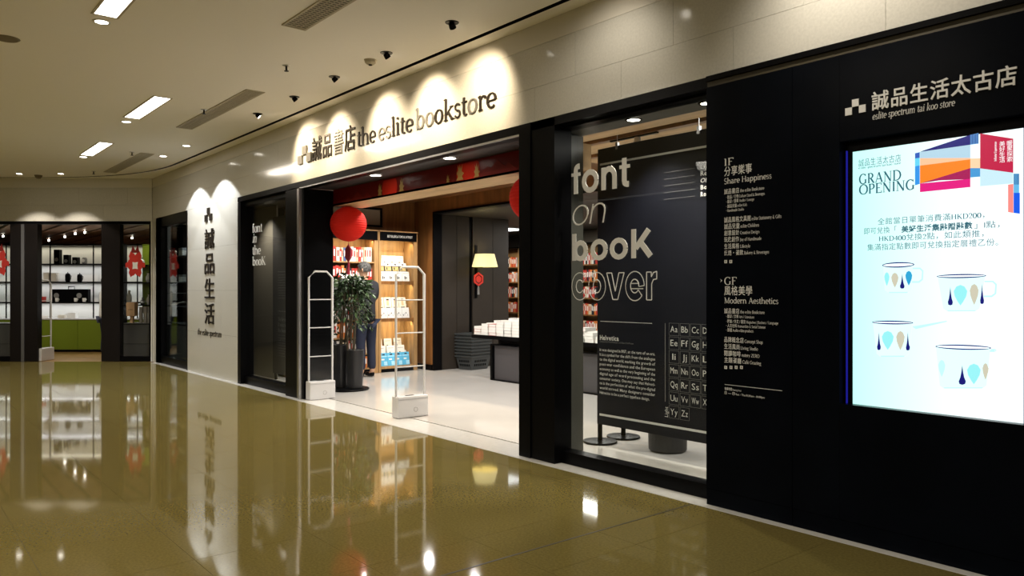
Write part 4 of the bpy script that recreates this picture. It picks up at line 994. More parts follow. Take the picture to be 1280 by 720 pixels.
for k in range(16):
    a = 2*PI*k/16 + random.uniform(-.2, .2); b0 = Vector((plx + (.10 if k % 2 else -.13) + .03*math.cos(a), ply + .05*math.sin(a), .55))
    tp = Vector((plx+.03 + .14*math.cos(a), ply + .12*math.sin(a), 1.50 + random.uniform(-.12, .12)))
    tipr = .28 + random.uniform(-.06, .06); dz = random.uniform(.2, .85)
    tip = Vector((plx+.04 + tipr*math.cos(a), ply + tipr*.9*math.sin(a), tp.z - dz))
    md = Vector((plx+.03 + tipr*.85*math.cos(a), ply + tipr*.75*math.sin(a), tp.z - dz*.3))
    stm.tube([b0, b0.lerp(tp, .5) + Vector((.02*math.cos(a*3), .02, 0)), tp], .009, 5); stm.tube([tp, md, tip], .004, 4)
    path = [tp, md, tip]
    for i in range(52):
        t_ = i/51; p = (path[0].lerp(path[1], t_*2) if t_ < .5 else path[1].lerp(path[2], t_*2-1)) + Vector([random.gauss(0, .045) for _ in range(3)])
        dd = Vector((math.cos(a)*.5 + random.gauss(0, .5), math.sin(a)*.5 + random.gauss(0, .5), random.uniform(-1.2, .1)))
        leaf3(lv if random.random() < .7 else lv2, p, dd, random.uniform(.06, .10))
for i in range(300):
    a = random.uniform(0, 2*PI); r_ = .27*math.sqrt(random.random())
    p = Vector((plx+.03 + r_*math.cos(a), ply + r_*math.sin(a), 1.45 + random.uniform(-.05, .17)*(1-r_*2)))
    leaf3(lv if i % 3 else lv2, p, Vector((math.cos(a), math.sin(a), random.uniform(-.6, .5))), random.uniform(.06, .10))
stm.build('stems', mat('brown stem', (.06, .045, .025), .7), pl)
lv.build('foliage', lm_, pl, kind='stuff'); lv2.build('light_foliage', mat('mid leaf green', (.07, .13, .05), .35), pl, kind='stuff', label='paler green leaves')

# ================================================================== BOOKCASES
YA0, YA1 = 1.22, 2.36; YB0, YB1 = 2.37, 3.14; XFr = -11.46
def bookcase(name_lab, y0, y1, boards, top, hdr_text):
    t = thing('bookcase', name_lab, 'bookcase', (XW, (y0+y1)/2, .003))
    MB().box(XW+.002, XFr, y0, y0+.045, .003, top).build('side_panel', M_WOOD, t); MB().box(XW+.002, XFr, y1-.075, y1, .003, top).build('side_panel', M_WOOD, t)
    MB().box(XW+.002, XW+.015, y0+.046, y1-.076, .003, top).build('back_panel', M_WOOD, t)
    MB().box(XFr-.08, XFr-.01, y0+.046, y1-.076, .003, .075).build('plinth', M_BLACK, t)
    for z, th in boards: MB().box(XW+.016, XFr-.004, y0+.046, y1-.076, z-th, z).build('shelf', M_WOODD if th > .04 else M_WOOD, t)
    MB().box(XW+.016, XFr+.02, y0+.001, y1-.001, top+.002, top+.02).build('top_board', M_WOOD, t)
    MB().box(XFr-.03, XFr+.012, y0+.02, y1-.02, top-.15, top-.001).build('header', M_BLACK, t)
    if hdr_text:
        gl = fit(glyphs(hdr_text, 'sans', depth=False), 0, .50, top-.095, top-.055)
        mb = MB()
        for ch, vs_, fs_ in gl: mb.add([(XFr+.0135, y0+.16+v[0], v[1]) for v in vs_], fs_)
        mb.build('header_lettering', M_WHITE, t)
    return t
ba = [(.10, .025), (.345, .022), (.62, .022), (.92, .03), (1.245, .022), (1.565, .022), (1.88, .022)]
bb = [(.10, .04), (.92, .055), (1.56, .055)]
bookcase('tall oak bookcase of upright books behind the plant', YA0, YA1, ba, 2.40, None)
bookcase('tall oak bookcase with face-out display stands beside the charcoal portal', YB0, YB1, bb, 2.40, 'BESTSELLERS & TOPICAL INTEREST')
WARM2 = (1, .78, .45)
for z in (2.22, 1.49, .85): 
    light('shelf_strip_lamp', 'AREA', (XFr-.06, (YB0+YB1)/2-.015, z), 3.2, WARM2, (XW+.05, (YB0+YB1)/2-.015, z-.35), .6, sizey=.02)
for z in (2.23,): light('shelf_strip_lamp', 'AREA', (XFr-.06, (YA0+YA1)/2, z), 3.0, WARM2, (XW+.05, (YA0+YA1)/2, z-.4), 1.0, sizey=.02)
light('bookcase_lamp', 'SPOT', (-10.3, 1.9, 2.9), 110, NEUT, (-11.6, 2.0, 1.2), .05, 80, .8)
light('bookcase_lamp', 'SPOT', (-10.2, 2.9, 2.9), 60, NEUT, (-11.7, 2.9, 1.3), .05, 70, .8)
# books, one mesh per size and colour, copied
BK = {}
cols = {'white': (.70, .68, .64), 'cream': (.60, .50, .36), 'red': (.45, .04, .03), 'blue': (.05, .10, .28), 'black': (.02, .02, .025), 'orange': (.60, .18, .04), 'grey': (.30, .30, .32)}
def bookmesh(c, th, h, d):
    key = (c, th, h, d)
    if key not in BK:
        mb = MB(); 
        # cover wrapped round the pages: spine faces +x
        mb.box(-d, 0, 0, .002, 0, h).box(-d, 0, th-.002, th, 0, h).box(-.003, 0, .002, th-.002, 0, h).box(-d+.004, -.003, .002, th-.002, .003, h-.004)
        mb.box(0, .0006, th*.25, th*.75, h*.35, h*.8)
        me = bpy.data.meshes.new('book'); me.from_pydata(mb.v, [], mb.f); me.update()
        me.materials.append(mat('book cover '+c, cols[c], .45)); me.materials.append(M_WHITE if c not in ('white', 'cream') else mat('book cover red', cols['red'], .45))
        for p in list(me.polygons)[18:24]: p.material_index = 1
        for p in list(me.polygons)[-6:]: p.material_index = 1
        BK[key] = me
    return BK[key]
def book(c, th, h, d, M, label, group):
    o = bpy.data.objects.new('book', bookmesh(c, th, h, d)); COL.objects.link(o); o.matrix_world = M
    return tag(o, label, 'book', group)
random.seed(5)
rowname = {0: 'bottom', 1: 'second lowest', 2: 'third lowest', 3: 'middle', 4: 'third highest', 5: 'second highest', 6: 'top'}
ORD = 'first second third fourth fifth sixth seventh eighth ninth tenth eleventh twelfth thirteenth fourteenth fifteenth sixteenth seventeenth eighteenth nineteenth twentieth'.split()
for r_, (z, th_) in enumerate(ba):
    y = YA0 + .16; ytop = YA1 - .09; row_ = []
    pal = {6: ['red', 'white', 'white', 'white', 'black', 'white', 'blue', 'cream'], 5: ['red', 'red', 'orange', 'red', 'black'], 4: ['orange', 'black', 'red', 'cream'], 3: ['black', 'black', 'grey', 'white'],
           2: ['white', 'orange', 'black'], 1: ['red', 'white', 'black', 'cream'], 0: ['orange', 'cream', 'orange', 'black']}[r_]
    nxt = (ba[r_+1][0] - .022 if r_ < 6 else 2.26)
    while True:
        th = random.choice((.036, .048, .056)); c = random.choice(pal); h = random.choice((.20, .225, .245)); h = round(min(h, nxt - z - .03), 3)
        if y + th > ytop: break
        M = Matrix.Translation((XFr-.03 - random.choice((0, .01, .02)), y, z+.001))
        row_.append(book(c, th, h, .16, M, c, 'upright books on the bookcase behind the plant'))
        y += th + random.choice((.002, .003, .004, .002))
    for i, o in enumerate(reversed(row_)):
        o['label'] = '%s spined book, %s from the right on the %s shelf behind the plant' % (o['label'], ORD[i], rowname[r_])
# face-out copies on the display bookcase: leaning books facing +x
def faceout(kind, y, x, z, w_, h, lab, grp, lean=10):
    M = Matrix.Translation((x, y, z)) @ Matrix.Rotation(math.radians(-lean), 4, 'Y')
    key = ('fo', kind, w_, h)
    cov = {'white': (.72, .71, .68), 'gold': (.03, .03, .03), 'portrait': (.66, .60, .50), 'map': (.62, .62, .63), 'blue': (.10, .42, .68)}[kind]
    if key not in BK:
        ms = [mat('cover '+kind, cov, .35), M_WHITE, mat('cover accent gold', (.55, .42, .18), .4), mat('cover accent dark', (.03, .03, .04), .4), mat('cover accent skin', (.55, .34, .22), .5), mat('cover accent grey', (.35, .36, .38), .5), mat('cover accent pale blue', (.35, .65, .85), .4)]
        mb = MB(); idx = []
        def bx(i, *b): mb.box(*b); idx.extend([i]*6)
        bx(0, -.002, 0, 0, w_, 0, h); bx(0, -.022, -.020, 0, w_, 0, h); bx(1, -.0195, -.0025, .003, w_-.002, .003, h-.003); bx(0, -.022, 0, -.0015, 0, 0, h)
        a = .0002; b = .0012
        if kind == 'gold':
            bx(1, a, b, 0, w_, h*.72, h); bx(2, a, b, w_*.08, w_*.92, h*.30, h*.66); bx(1, a, b, w_*.1, w_*.9, h*.05, h*.13); bx(3, b, b+.001, w_*.4, w_*.6, h*.78, h*.94); bx(3, b, b+.001, w_*.25, w_*.4, h*.38, h*.6)
        elif kind == 'portrait':
            bx(4, a, b, w_*.32, w_*.68, h*.40, h*.86); bx(3, a, b, w_*.2, w_*.8, h*.02, h*.3); bx(3, a, b+.0005, w_*.3, w_*.7, h*.78, h*.9); bx(1, b, b+.001, w_*.1, w_*.5, h*.06, h*.12)
        elif kind == 'map':
            for i in range(4):
                bx(5 if i % 2 else 3, a, b, w_*(.1+.2*i), w_*(.2+.2*i), h*(.2+.1*(i % 3)), h*(.35+.1*(i % 3)))
        elif kind == 'white':
            bx(5, a, b, w_*.15, w_*.85, h*.78, h*.84); bx(3, a, b, w_*.3, w_*.45, h*.2, h*.5); bx(3, a, b, w_*.5, w_*.65, h*.25, h*.42); bx(5, a, b, w_*.2, w_*.75, h*.1, h*.14)
        else:
            bx(6, a, b, w_*.02, w_*.98, h*.70, h*.78); bx(1, a, b, w_*.2, w_*.6, h*.45, h*.55); bx(3, a, b, w_*.35, w_*.7, h*.82, h*.92); bx(6, a, b, w_*.5, w_*.98, h*.05, h*.35)
        me = bpy.data.meshes.new('magazine'); me.from_pydata(mb.v, [], mb.f); me.update()
        for m_ in ms: me.materials.append(m_)
        for p, i in zip(me.polygons, idx): p.material_index = i
        BK[key] = me
    o = bpy.data.objects.new('magazine', BK[key]); COL.objects.link(o); o.matrix_world = M
    return tag(o, lab, 'book', grp)
def stepstand(y0, y1, z, xs, hs, lab):
    t = thing('display_stand', lab, 'display stand', (XW+.1, (y0+y1)/2, z+.001))
    for k, (xa, xb, h) in enumerate(zip(xs, xs[1:], hs)):
        MB().box(xa+.001, xb-.001, y0, y1, z+.001, z+.001+h).build('step', M_WHITEP, t)
yb0, yb1 = YB0+.06, YB1-.09
stepstand(yb0, yb1, 1.56, (XW+.02, XW+.12, XW+.20), (.24, .12), 'white stepped display stand on the top bay of the display bookcase')
stepstand(yb0, yb1, .92, (XW+.02, XW+.12, XW+.20), (.24, .12), 'white stepped display stand in the middle bay of the display bookcase')
stepstand(yb0, yb1, .10, (XW+.02, XW+.12, XW+.20), (.24, .12), 'white stepped display stand in the bottom bay of the display bookcase')
def frow(kind, n, z, x, w_, h, what):
    pitch = (yb1 - yb0 - .03)/n
    for i in range(n):
        faceout(kind, yb0 + .01 + i*pitch, x, z, min(w_, pitch-.006), h, ({4: ('leftmost', 'second from left', 'second from right', 'rightmost'), 3: ('leftmost', 'middle', 'rightmost')}[n][i]) + ' ' + what, what.split(' standing')[0] + ' copies')
frow('gold', 4, 1.56+.122, XW+.175, .145, .20, 'black and gold magazine standing face out in the top bay')
frow('white', 4, 1.56+.002, XW+.27, .145, .17, 'white paperback standing face out low in the top bay')
frow('white', 4, 1.56+.242, XW+.085, .145, .21, 'white book standing face out highest in the top bay')
frow('portrait', 4, .92+.122, XW+.175, .135, .24, 'portrait magazine standing face out in the middle bay')
frow('map', 4, .92+.002, XW+.27, .145, .18, 'grey patterned booklet standing face out in the middle bay')
frow('white', 3, .10+.242, XW+.085, .15, .22, 'white lettered book standing face out highest in the bottom bay')
frow('white', 3, .10+.122, XW+.175, .16, .22, 'white book with dark figure standing face out in the middle of the bottom bay')
frow('blue', 4, .10+.002, XW+.28, .15, .225, 'light blue booklet standing face out at the front of the bottom bay')
# transom opening over the bookcases
tr = struct('window_4')
MB().box(XW-.0, XW+.03, 1.55, 2.62, 2.50, 2.535).box(XW, XW+.03, 1.55, 2.62, 2.80, 2.835).box(XW, XW+.03, 2.585, 2.62, 2.536, 2.799).box(XW, XW+.03, 1.55, 1.585, 2.536, 2.799).build('window_frame', M_BLACK, tr)
MB().box(XW+.002, XW+.010, 1.586, 2.584, 2.536, 2.799).build('pane', mat('pale transom pane', (.30, .26, .20), .1), tr)

# ================================================================== PORTAL WALL THINGS
sx = -11.2; ly_, lz_ = onX(596, 326, sx)
sc = thing('wall_lamp', 'cream shaded wall lamp on the charcoal portal panels', 'lamp', (sx, ly_, lz_))
MB().box(sx+.001, sx+.018, ly_-.05, ly_+.0, lz_-.68, lz_+.28).build('back_plate', M_BLACK, sc)
MB().tube([(sx+.015, ly_, lz_-.12), (sx+.16, ly_, lz_-.12), (sx+.16, ly_, lz_-.02)], .009, 8).build('arm', mat('dark bronze', (.05, .04, .03), .3, .8), sc)
MB().lathe([(.235, -.115), (.175, .115), (.172, .115), (.232, -.115)], (sx+.24, ly_, lz_), 32).build('lamp_shade', mat('lit cream shade', (.8, .72, .42), .7, emit=(.95, .82, .38), es=.62), sc)
light('wall_lamp_bulb', 'POINT', (sx+.24, ly_, lz_), 5, (1, .86, .5), size=.05)
yo, zo = onX(595.5, 349, sx)
orn = thing('wall_ornament', 'small red hexagonal new year ornament hanging under the wall lamp', 'ornament', (sx+.03, yo, zo-.25))
MB().add([(sx+.05+dx, yo+.12*math.cos(PI/6+i*PI/3), zo+.125*math.sin(PI/6+i*PI/3)) for dx in (0, .02) for i in range(6)], [tuple(range(6)), tuple(range(6, 12))] + [(i, (i+1) % 6, 6+(i+1) % 6, 6+i) for i in range(6)]).build('plaque', mat('bright ornament red', (.55, .03, .02), .4), orn)
MB().tube([(sx+.072, yo+.075*math.cos(PI/6+i*PI/3), zo+.08*math.sin(PI/6+i*PI/3)) for i in range(6)], .006, 5, closed=True).build('pattern', M_BLACK, orn)
MB().lathe([(.004, .0), (.018, -.03), (.022, -.16)], (sx+.06, yo, zo-.12), 10).build('tassel', M_GREY, orn)
MB().tube([(sx+.06, yo, zo+.12), (sx+.03, yo, zo+.2)], .004, 5).build('cord', M_BLACK, orn)
# nested shopping baskets
cx_, cy_ = onZ(598, 460, 0); cx_ += .05; cy_ -= .15
mc = mat('dark grey basket plastic', (.035, .04, .042), .45)
def basket(loc, lab):
    t = thing('shopping_basket', lab, 'basket', loc, .2, group='nested shopping baskets'); Mx = WM[t.name]
    a, b, h = (.15, .21), (.19, .26), .24
    mb = MB(Mx)
    def ring(a_, b_, z): return [(-a_, -b_, z), (a_, -b_, z), (a_, b_, z), (-a_, b_, z)]
    vs_ = ring(a[0], a[1], 0) + ring(b[0], b[1], h) + ring(b[0]-.006, b[1]-.006, h) + ring(a[0]-.006, a[1]-.006, .008)
    mb.add(vs_, [(0, 1, 2, 3), (0, 4, 5, 1), (1, 5, 6, 2), (2, 6, 7, 3), (3, 7, 4, 0), (4, 8, 9, 5), (5, 9, 10, 6), (6, 10, 11, 7), (7, 11, 8, 4), (8, 12, 13, 9), (9, 13, 14, 10), (10, 14, 15, 11), (11, 15, 12, 8), (12, 15, 14, 13)])
    mb.build('body', mc, t)
    r_ = MB(Mx); e = .014
    r_.box(-b[0]-e, b[0]+e, -b[1]-e, -b[1], h-.02, h+.004).box(-b[0]-e, b[0]+e, b[1], b[1]+e, h-.02, h+.004).box(-b[0]-e, -b[0], -b[1], b[1], h-.02, h+.004).box(b[0], b[0]+e, -b[1], b[1], h-.02, h+.004)
    r_.build('rim', mc, t)
    q = MB(Mx)
    for z_ in (.08, .15):
        for k in range(7):
            ww = (a[0]+(b[0]-a[0])*z_/h); q.box(ww+.001, ww+.004, -.16+k*.047, -.135+k*.047, z_-.02, z_+.02)
            ll = (a[1]+(b[1]-a[1])*z_/h); q.box(-.12+k*.036, -.10+k*.036, -ll-.004, -ll-.001, z_-.02, z_+.02)
    q.build('slots', M_BLACK, t, kind='stuff')
    return t
b0 = basket((cx_, cy_, .004), 'lowest of the nested dark grey baskets beside the display table')
names = ['second lowest', 'third lowest', 'fourth', 'fifth', 'third highest', 'second highest', 'topmost']
for k in range(7): dup(b0, (cx_, cy_, .004 + (k+1)*.056), .2, names[k] + ' of the nested dark grey baskets beside the display table')

# ================================================================== DISPLAY TABLE WITH BOOKS
tb = thing('display_table', 'low charcoal display table piled with white books inside the store', 'table', (-8, 3.0, .003))
tx0 = PX(616, 2.55); ty = 2.55
tb.location = (-8, 3.5, .003); WM[tb.name] = Matrix.Translation((-8, 3.5, .003))
MB().box(-9.92, -4.2, 3.18, 3.85, .64, .695).build('tabletop', M_BLACK, tb)
MB().box(-9.40, -4.35, 3.24, 3.8, .02, .545).build('plinth', mat('charcoal fabric plinth', (.060, .056, .060), .6), tb)
MB().box(-9.46, -4.3, 3.20, 3.84, .003, .02).box(-9.46, -9.41, 3.20, 3.84, .02, .56).box(-9.46, -4.3, 3.20, 3.84, .547, .56).build('base_frame', M_BLACK, tb)
MB().box(-9.3, -4.4, 3.28, 3.75, .561, .639).build('shelf_gap', M_BLACK, tb)
MB().box(-9.88, -9.84, 3.7, 3.74, .003, .639).build('leg', M_BLACK, tb)
random.seed(9)
wb_ = {}
def flatbook(loc, c, w_, d, h, rz, lab, grp):
    key = ('fl', c, w_, d, h)
    if key not in BK:
        mb = MB().box(-w_/2, w_/2, -d/2, d/2, 0, .003).box(-w_/2, w_/2, -d/2, d/2, h-.003, h).box(-w_/2, -w_/2+.003, -d/2, d/2, .003, h-.003).box(-w_/2+.003, w_/2-.004, -d/2+.003, d/2-.003, .003, h-.003)
        me = bpy.data.meshes.new('book'); me.from_pydata(mb.v, [], mb.f); me.update(); me.materials.append(mat('book cover '+c, cols[c], .45)); me.materials.append(M_WHITE)
        for p in list(me.polygons)[-6:]: p.material_index = 1
        BK[key] = me
    o = bpy.data.objects.new('book', BK[key]); COL.objects.link(o); o.location = loc; o.rotation_euler = (0, 0, rz); return tag(o, lab, 'book', grp)
rows3 = [(x_, 0) for x_ in (-9.79, -9.60, -9.41, -9.22, -9.03, -8.84, -8.65)] + [(x_, 1) for x_ in (-7.7, -7.5, -7.3, -7.1, -6.9)]
for i3, (x, side) in enumerate(rows3):
    for rr, (yy, add) in enumerate(((3.31, 0), (3.56, 1))):
        n_ = (3 + add + (i3 % 2) + (i3//2)) if not side else 2 + add + i3 % 2
        z = .696
        for i in range(n_):
            c = 'white' if random.random() < .86 else random.choice(('red', 'black', 'cream', 'orange')); h = .044
            lab = '%s book, %s up in %s-row stack %s from the %s' % (c, ORD[i], ('front', 'back')[rr], ('one two three four five six seven'.split()[i3], 'left end of the table')[0] if not side else 'one two three four five'.split()[i3-7], 'left end of the table' if not side else 'left seen through glass')
            flatbook((x + random.uniform(-.006, .006), yy, z), c, .165, .225, h, random.uniform(-.03, .03), lab, 'stacked books on the display table'); z += h + .0008
# ================================================================== BACK OF THE STORE
def wallcase(name_lab, x0, x1, yf, depth, boards, top, tint=M_WOOD):
    t = thing('bookcase', name_lab, 'bookcase', ((x0+x1)/2, yf+depth/2, .003))
    n_ = max(1, round((x1-x0)/1.0))
    for k in range(n_+1):
        x = x0 + (x1-x0)*k/n_; MB().box(x-.02, x+.02, yf, yf+depth, .003, top).build('side_panel', tint, t)
    MB().box(x0-.02, x1+.02, yf+depth+.001, yf+depth+.015, .003, top).build('back_panel', tint, t)
    for z in boards:
        for k in range(n_):
            xa = x0 + (x1-x0)*k/n_ + .021; xb = x0 + (x1-x0)*(k+1)/n_ - .021; MB().box(xa, xb, yf, yf+depth, z-.025, z).build('shelf', M_WOODD, t)
    MB().box(x0-.02, x1+.02, yf-.01, yf+depth+.015, top+.001, top+.03).build('top_board', M_BLACK, t)
    return n_
bz = [.10, .50, .88, 1.24, 1.60, 1.96]
wallcase('oak bookcase of red books at the back of the store seen past the portal', -14.9, -11.0, 7.55, .28, bz, 2.40)
for x_ in (-14.4, -13.4, -12.3): light('back_case_lamp', 'SPOT', (x_, 6.6, 2.70), 55, NEUT, (x_, 7.6, 1.2), .05, 95, .8)
def bookX(c, th, h, d, loc, label, group):
    book(c, th, h, d, Matrix.Translation(loc) @ Matrix.Rotation(-PI/2, 4, 'Z'), label, group)
random.seed(21)
for zi, z in enumerate(bz[1:], 1):
    for xa, xb in ((-14.35, -14.0), (-13.95, -13.8), (-11.9, -11.35)):
        x = xa; bi = 0
        while x < xb - .05:
            th = random.choice((.036, .048)); h = random.choice((.225, .245)); c = random.choice(('red', 'red', 'orange', 'cream', 'white', 'black'))
            bookX(c, th, h, .16, (x, 7.58, z+.001), '%s book, %s on back bookcase shelf %s %s' % (c, ORD[bi], ('', 'two', 'three', 'four', 'five', 'six')[zi], 'beyond the portal' if xa < -14 else 'right of the portal group' if xa < -12.5 else 'behind the glass'), 'books on the bookcase at the back of the store')
            x += th + .003; bi += 1
for xx, yy, lab in ((-12.9, 6.4, 'bright square ceiling light seen beyond the charcoal portal'), (-10.9, 5.9, 'bright square ceiling light seen through the display window')):
    dq = thing('ceiling_panel', lab, 'ceiling light', (xx, yy, 2.74))
    MB().box(xx-.32, xx+.32, yy-.32, yy+.32, 2.722, 2.7395).build('frame', M_WHITEP, dq); MB().box(xx-.3, xx+.3, yy-.3, yy+.3, 2.718, 2.7215).build('diffuser', mat('lit square diffuser', (1, 1, 1), .5, emit=(.9, .97, 1), es=2.2), dq)
# ceiling beams with tracks seen through the display window
for k, (ya, yb_2) in enumerate(((.955, .958),)): pass
for yy in (.86, 1.44, 2.02, 2.60): MB().box(XF-1.4 if yy > 1 else XF, 3.8, yy+.002, yy+.078, 2.90, 2.984).build('ceiling_beam', M_WOODD, ci)
tr_ = thing('track_light', 'white track spotlight on the dark ceiling beam behind the display window', 'spotlight', (-5.0, 1.48, 2.9))
MB().box(-5.3, -4.7, 1.465, 1.495, 2.885, 2.899).build('rail', M_BLACK, tr_); MB().lathe([(.03, 0), (.045, -.10), (.045, -.104), (.03, -.09)], (-4.95, 1.48, 2.884), 18).build('lamp_head', M_WHITEP, tr_)
MB().cyl((-4.95, 1.48, 2.785), .036, .003, 16).build('lens', M_LAMP, tr_)

# ================================================================== PEOPLE
def skin(name, verts, edges, rad, m, parent, root=0, sub=2):
    me = bpy.data.meshes.new(name); me.from_pydata([WM[parent.name].inverted() @ (WM[parent.name] @ Vector(v)) for v in verts], edges, [])
    o = bpy.data.objects.new(name, me); COL.objects.link(o); o.parent = parent; me.materials.append(m)
    md = o.modifiers.new('skin', 'SKIN'); md.use_smooth_shade = True
    for i, r in enumerate(rad):
        d_ = me.skin_vertices[0].data[i]; d_.radius = (r, r) if not isinstance(r, tuple) else r; d_.use_root = (i == root)
    sb = o.modifiers.new('sub', 'SUBSURF'); sb.levels = sub; sb.render_levels = sub
    return o
def person(lab, loc, rz, jacket, trouser, hairc, arms, lean=0, scale=1.0, headturn=0, shoe=None):
    t = thing('person', lab, 'person', loc, rz)
    K = scale
    V, E, Rr = [], [], []
    def add(p, r, par=None):
        V.append((p[0]*K, p[1]*K, p[2]*K)); Rr.append(r*K if not isinstance(r, tuple) else (r[0]*K, r[1]*K)); i = len(V)-1
        if par is not None: E.append((par, i))
        return i
    pel = add((0, 0, .95), (.09, .065)); sp = add((0, .01, 1.16), (.08, .06), pel); ch = add((0, .02+lean*.5, 1.34), (.09, .065), sp)
    nk = add((0, .03+lean, 1.50), .055, ch); hb_ = add((0, .045+lean, 1.585), .066, nk); hd = add((0, .05+lean, 1.66), .088, hb_); ht = add((0, .045+lean, 1.735), .062, hd)
    J = {}
    for sgn, key in ((-1, 'L'), (1, 'R')):
        hp = add((sgn*.09, 0, .84), .06, pel); kn = add((sgn*.10, .02, .49), .045, hp); an = add((sgn*.10, -.02, .09), .038, kn); he = add((sgn*.105, .06, .035), .033, an); add((sgn*.11, .15, .028), .026, he)
        sh = add((sgn*.17, .01+lean*.7, 1.40), .038, ch); el, wr = arms[key]
        e_ = add(el, .032, sh); w_ = add(wr, .026, e_)
        d_ = (Vector(wr) - Vector(el)).normalized(); pa = Vector(wr) + d_*.045; p_ = add(tuple(pa), .028, w_)
        side = d_.cross(Vector((0, 0, 1))).normalized()
        for q, (o_, ln) in enumerate(((-.024, .065), (-.008, .075), (.008, .072), (.024, .058))):
            b = pa + side*o_ + d_*.02; f1 = add(tuple(b), .0085, p_); f2 = add(tuple(b + d_*ln*.6 + Vector((0, 0, -.004))), .008, f1); add(tuple(b + d_*ln + Vector((0, 0, -.014))), .007, f2)
        th = pa - side*.03*sgn; t1_ = add(tuple(th), .010, w_); add(tuple(th - side*.02*sgn + d_*.035), .009, t1_)
        J[key] = (sh, e_, w_)
    skinm = mat('skin', (.52, .30, .19), .55)
    skin('body', V, E, Rr, skinm, t)
    # clothing follows the same joints
    P = lambda i: tuple(c/K for c in V[i])
    cv_, ce, cr = [], [], []
    def cadd(p, r, par=None):
        cv_.append((p[0]*K, p[1]*K, p[2]*K)); cr.append(r*K if not isinstance(r, tuple) else (r[0]*K, r[1]*K)); i = len(cv_)-1
        if par is not None: ce.append((par, i))
        return i
    a = cadd((0, 0, .82), (.175, .13)); b = cadd((0, .01, 1.12), (.165, .12), a); c = cadd((0, .02+lean*.5, 1.36), (.20, .13), b); cadd((0, .025+lean*.9, 1.49), .085, c)
    for key, sgn in (('L', -1), ('R', 1)):
        s_ = cadd((sgn*.18, .01+lean*.7, 1.41), .085, c); el, wr = arms[key]; e_ = cadd(el, .06, s_); cadd(tuple(Vector(el).lerp(Vector(wr), .93)), .040, e_)
    skin('jacket', cv_, ce, cr, jacket, t)
    cv_, ce, cr = [], [], []
    a = cadd((0, 0, .92), (.15, .11))
    for sgn in (-1, 1):
        h_ = cadd((sgn*.09, 0, .82), .10, a); k_2 = cadd((sgn*.10, .02, .49), .075, h_); cadd((sgn*.10, -.015, .10), .062, k_2)
    skin('trousers', cv_, ce, cr, trouser, t)
    for sgn in (-1, 1):
        cv_, ce, cr = [], [], []
        a = cadd((sgn*.10, -.05, .045), .04); b = cadd((sgn*.105, .06, .042), .042, a); cadd((sgn*.11, .17, .034), .030, b)
        skin('shoe', cv_, ce, cr, shoe or M_BLACK, t, sub=1)
    # hair cap, face
    hx, hy, hz = 0, .045+lean, 1.665
    Mh = WM[t.name] @ Matrix.Translation((hx*K, hy*K, hz*K)) @ Matrix.Rotation(headturn, 4, 'Z')
    mb = MB(Mh); nn, mm = 20, 12; vs_ = []
    for j in range(mm+1):
        th = PI*.62*j/mm
        for i in range(nn):
            ph = 2*PI*i/nn; front = max(0, math.sin(ph)); cut = 1 - .42*front
            t2 = th*cut; rx, ry, rz_ = .098, .112, .118
            vs_.append((rx*math.sin(t2)*math.cos(ph)*K, (-.012 + ry*math.sin(t2)*math.sin(ph))*K, (.002 + rz_*math.cos(t2))*K))
    mb.add(vs_, [(j*nn+i, j*nn+(i+1) % nn, (j+1)*nn+(i+1) % nn, (j+1)*nn+i) for j in range(mm) for i in range(nn)])
    mb.build('hair', hairc, t, smooth=True)
    MB(Mh).lathe([(.001, .03), (.008, .012), (.015, -.018), (.010, -.026), (.001, -.028)], (0, .088*K, -.02*K), 8).build('nose', skinm, t, smooth=True)
    for sgn in (-1, 1):
        MB(Mh).lathe([(.001, .028), (.012, .02), (.014, 0), (.009, -.024), (.001, -.03)], (sgn*.088*K, 0, -.015*K), 8).build('ear', skinm, t, smooth=True)
        MB(Mh).lathe([(.001, .009), (.009, .004), (.009, -.004), (.001, -.009)], (sgn*.032*K, .083*K, .0), 8).build('eye', M_BLACK, t)
    MB(Mh).box(-.022*K, .022*K, .083*K, .090*K, -.058*K, -.052*K).build('mouth', mat('lip', (.35, .12, .10), .5), t)
    return t
M_NAVYJ = mat('black jacket cloth', (.012, .013, .018), .75); M_NAVYT = mat('dark navy trousers cloth', (.010, .014, .035), .8); M_HG = mat('grey streaked hair', (.09, .09, .09), .7, noise=.85, nscale=35)
p1 = person('grey-haired person in a black jacket and navy trousers reaching towards the bookcase behind the plant', (-11.0, 1.88, .004), PI/2 + .15, M_NAVYJ, M_NAVYT, M_HG,
       {'L': ((-.30, .10, 1.24), (-.22, .30, 1.46)), 'R': ((.26, .10, 1.20), (.05, .28, 1.42))}, .03, 1.045, headturn=.75)
Mb = WM[p1.name] @ Matrix.Translation((-.14, .34, 1.56)) @ Matrix.Rotation(.2, 4, 'Z') @ Matrix.Rotation(-.35, 4, 'X')
ob = thing('open_book', 'white open book held by the grey-haired person at the bookcase', 'book', Mb.translation)
for sgn in (-1, 1):
    MB(Mb).add([(0, 0, -.1), (sgn*.13, -.03, -.1), (sgn*.13, -.03, .1), (0, 0, .1), (0, .012, -.1), (sgn*.13, -.018, -.1), (sgn*.13, -.018, .1), (0, .012, .1)], [(0, 1, 2, 3), (4, 7, 6, 5), (0, 4, 5, 1), (1, 5, 6, 2), (2, 6, 7, 3), (3, 7, 4, 0)]).build('page_block', M_WHITE, ob)

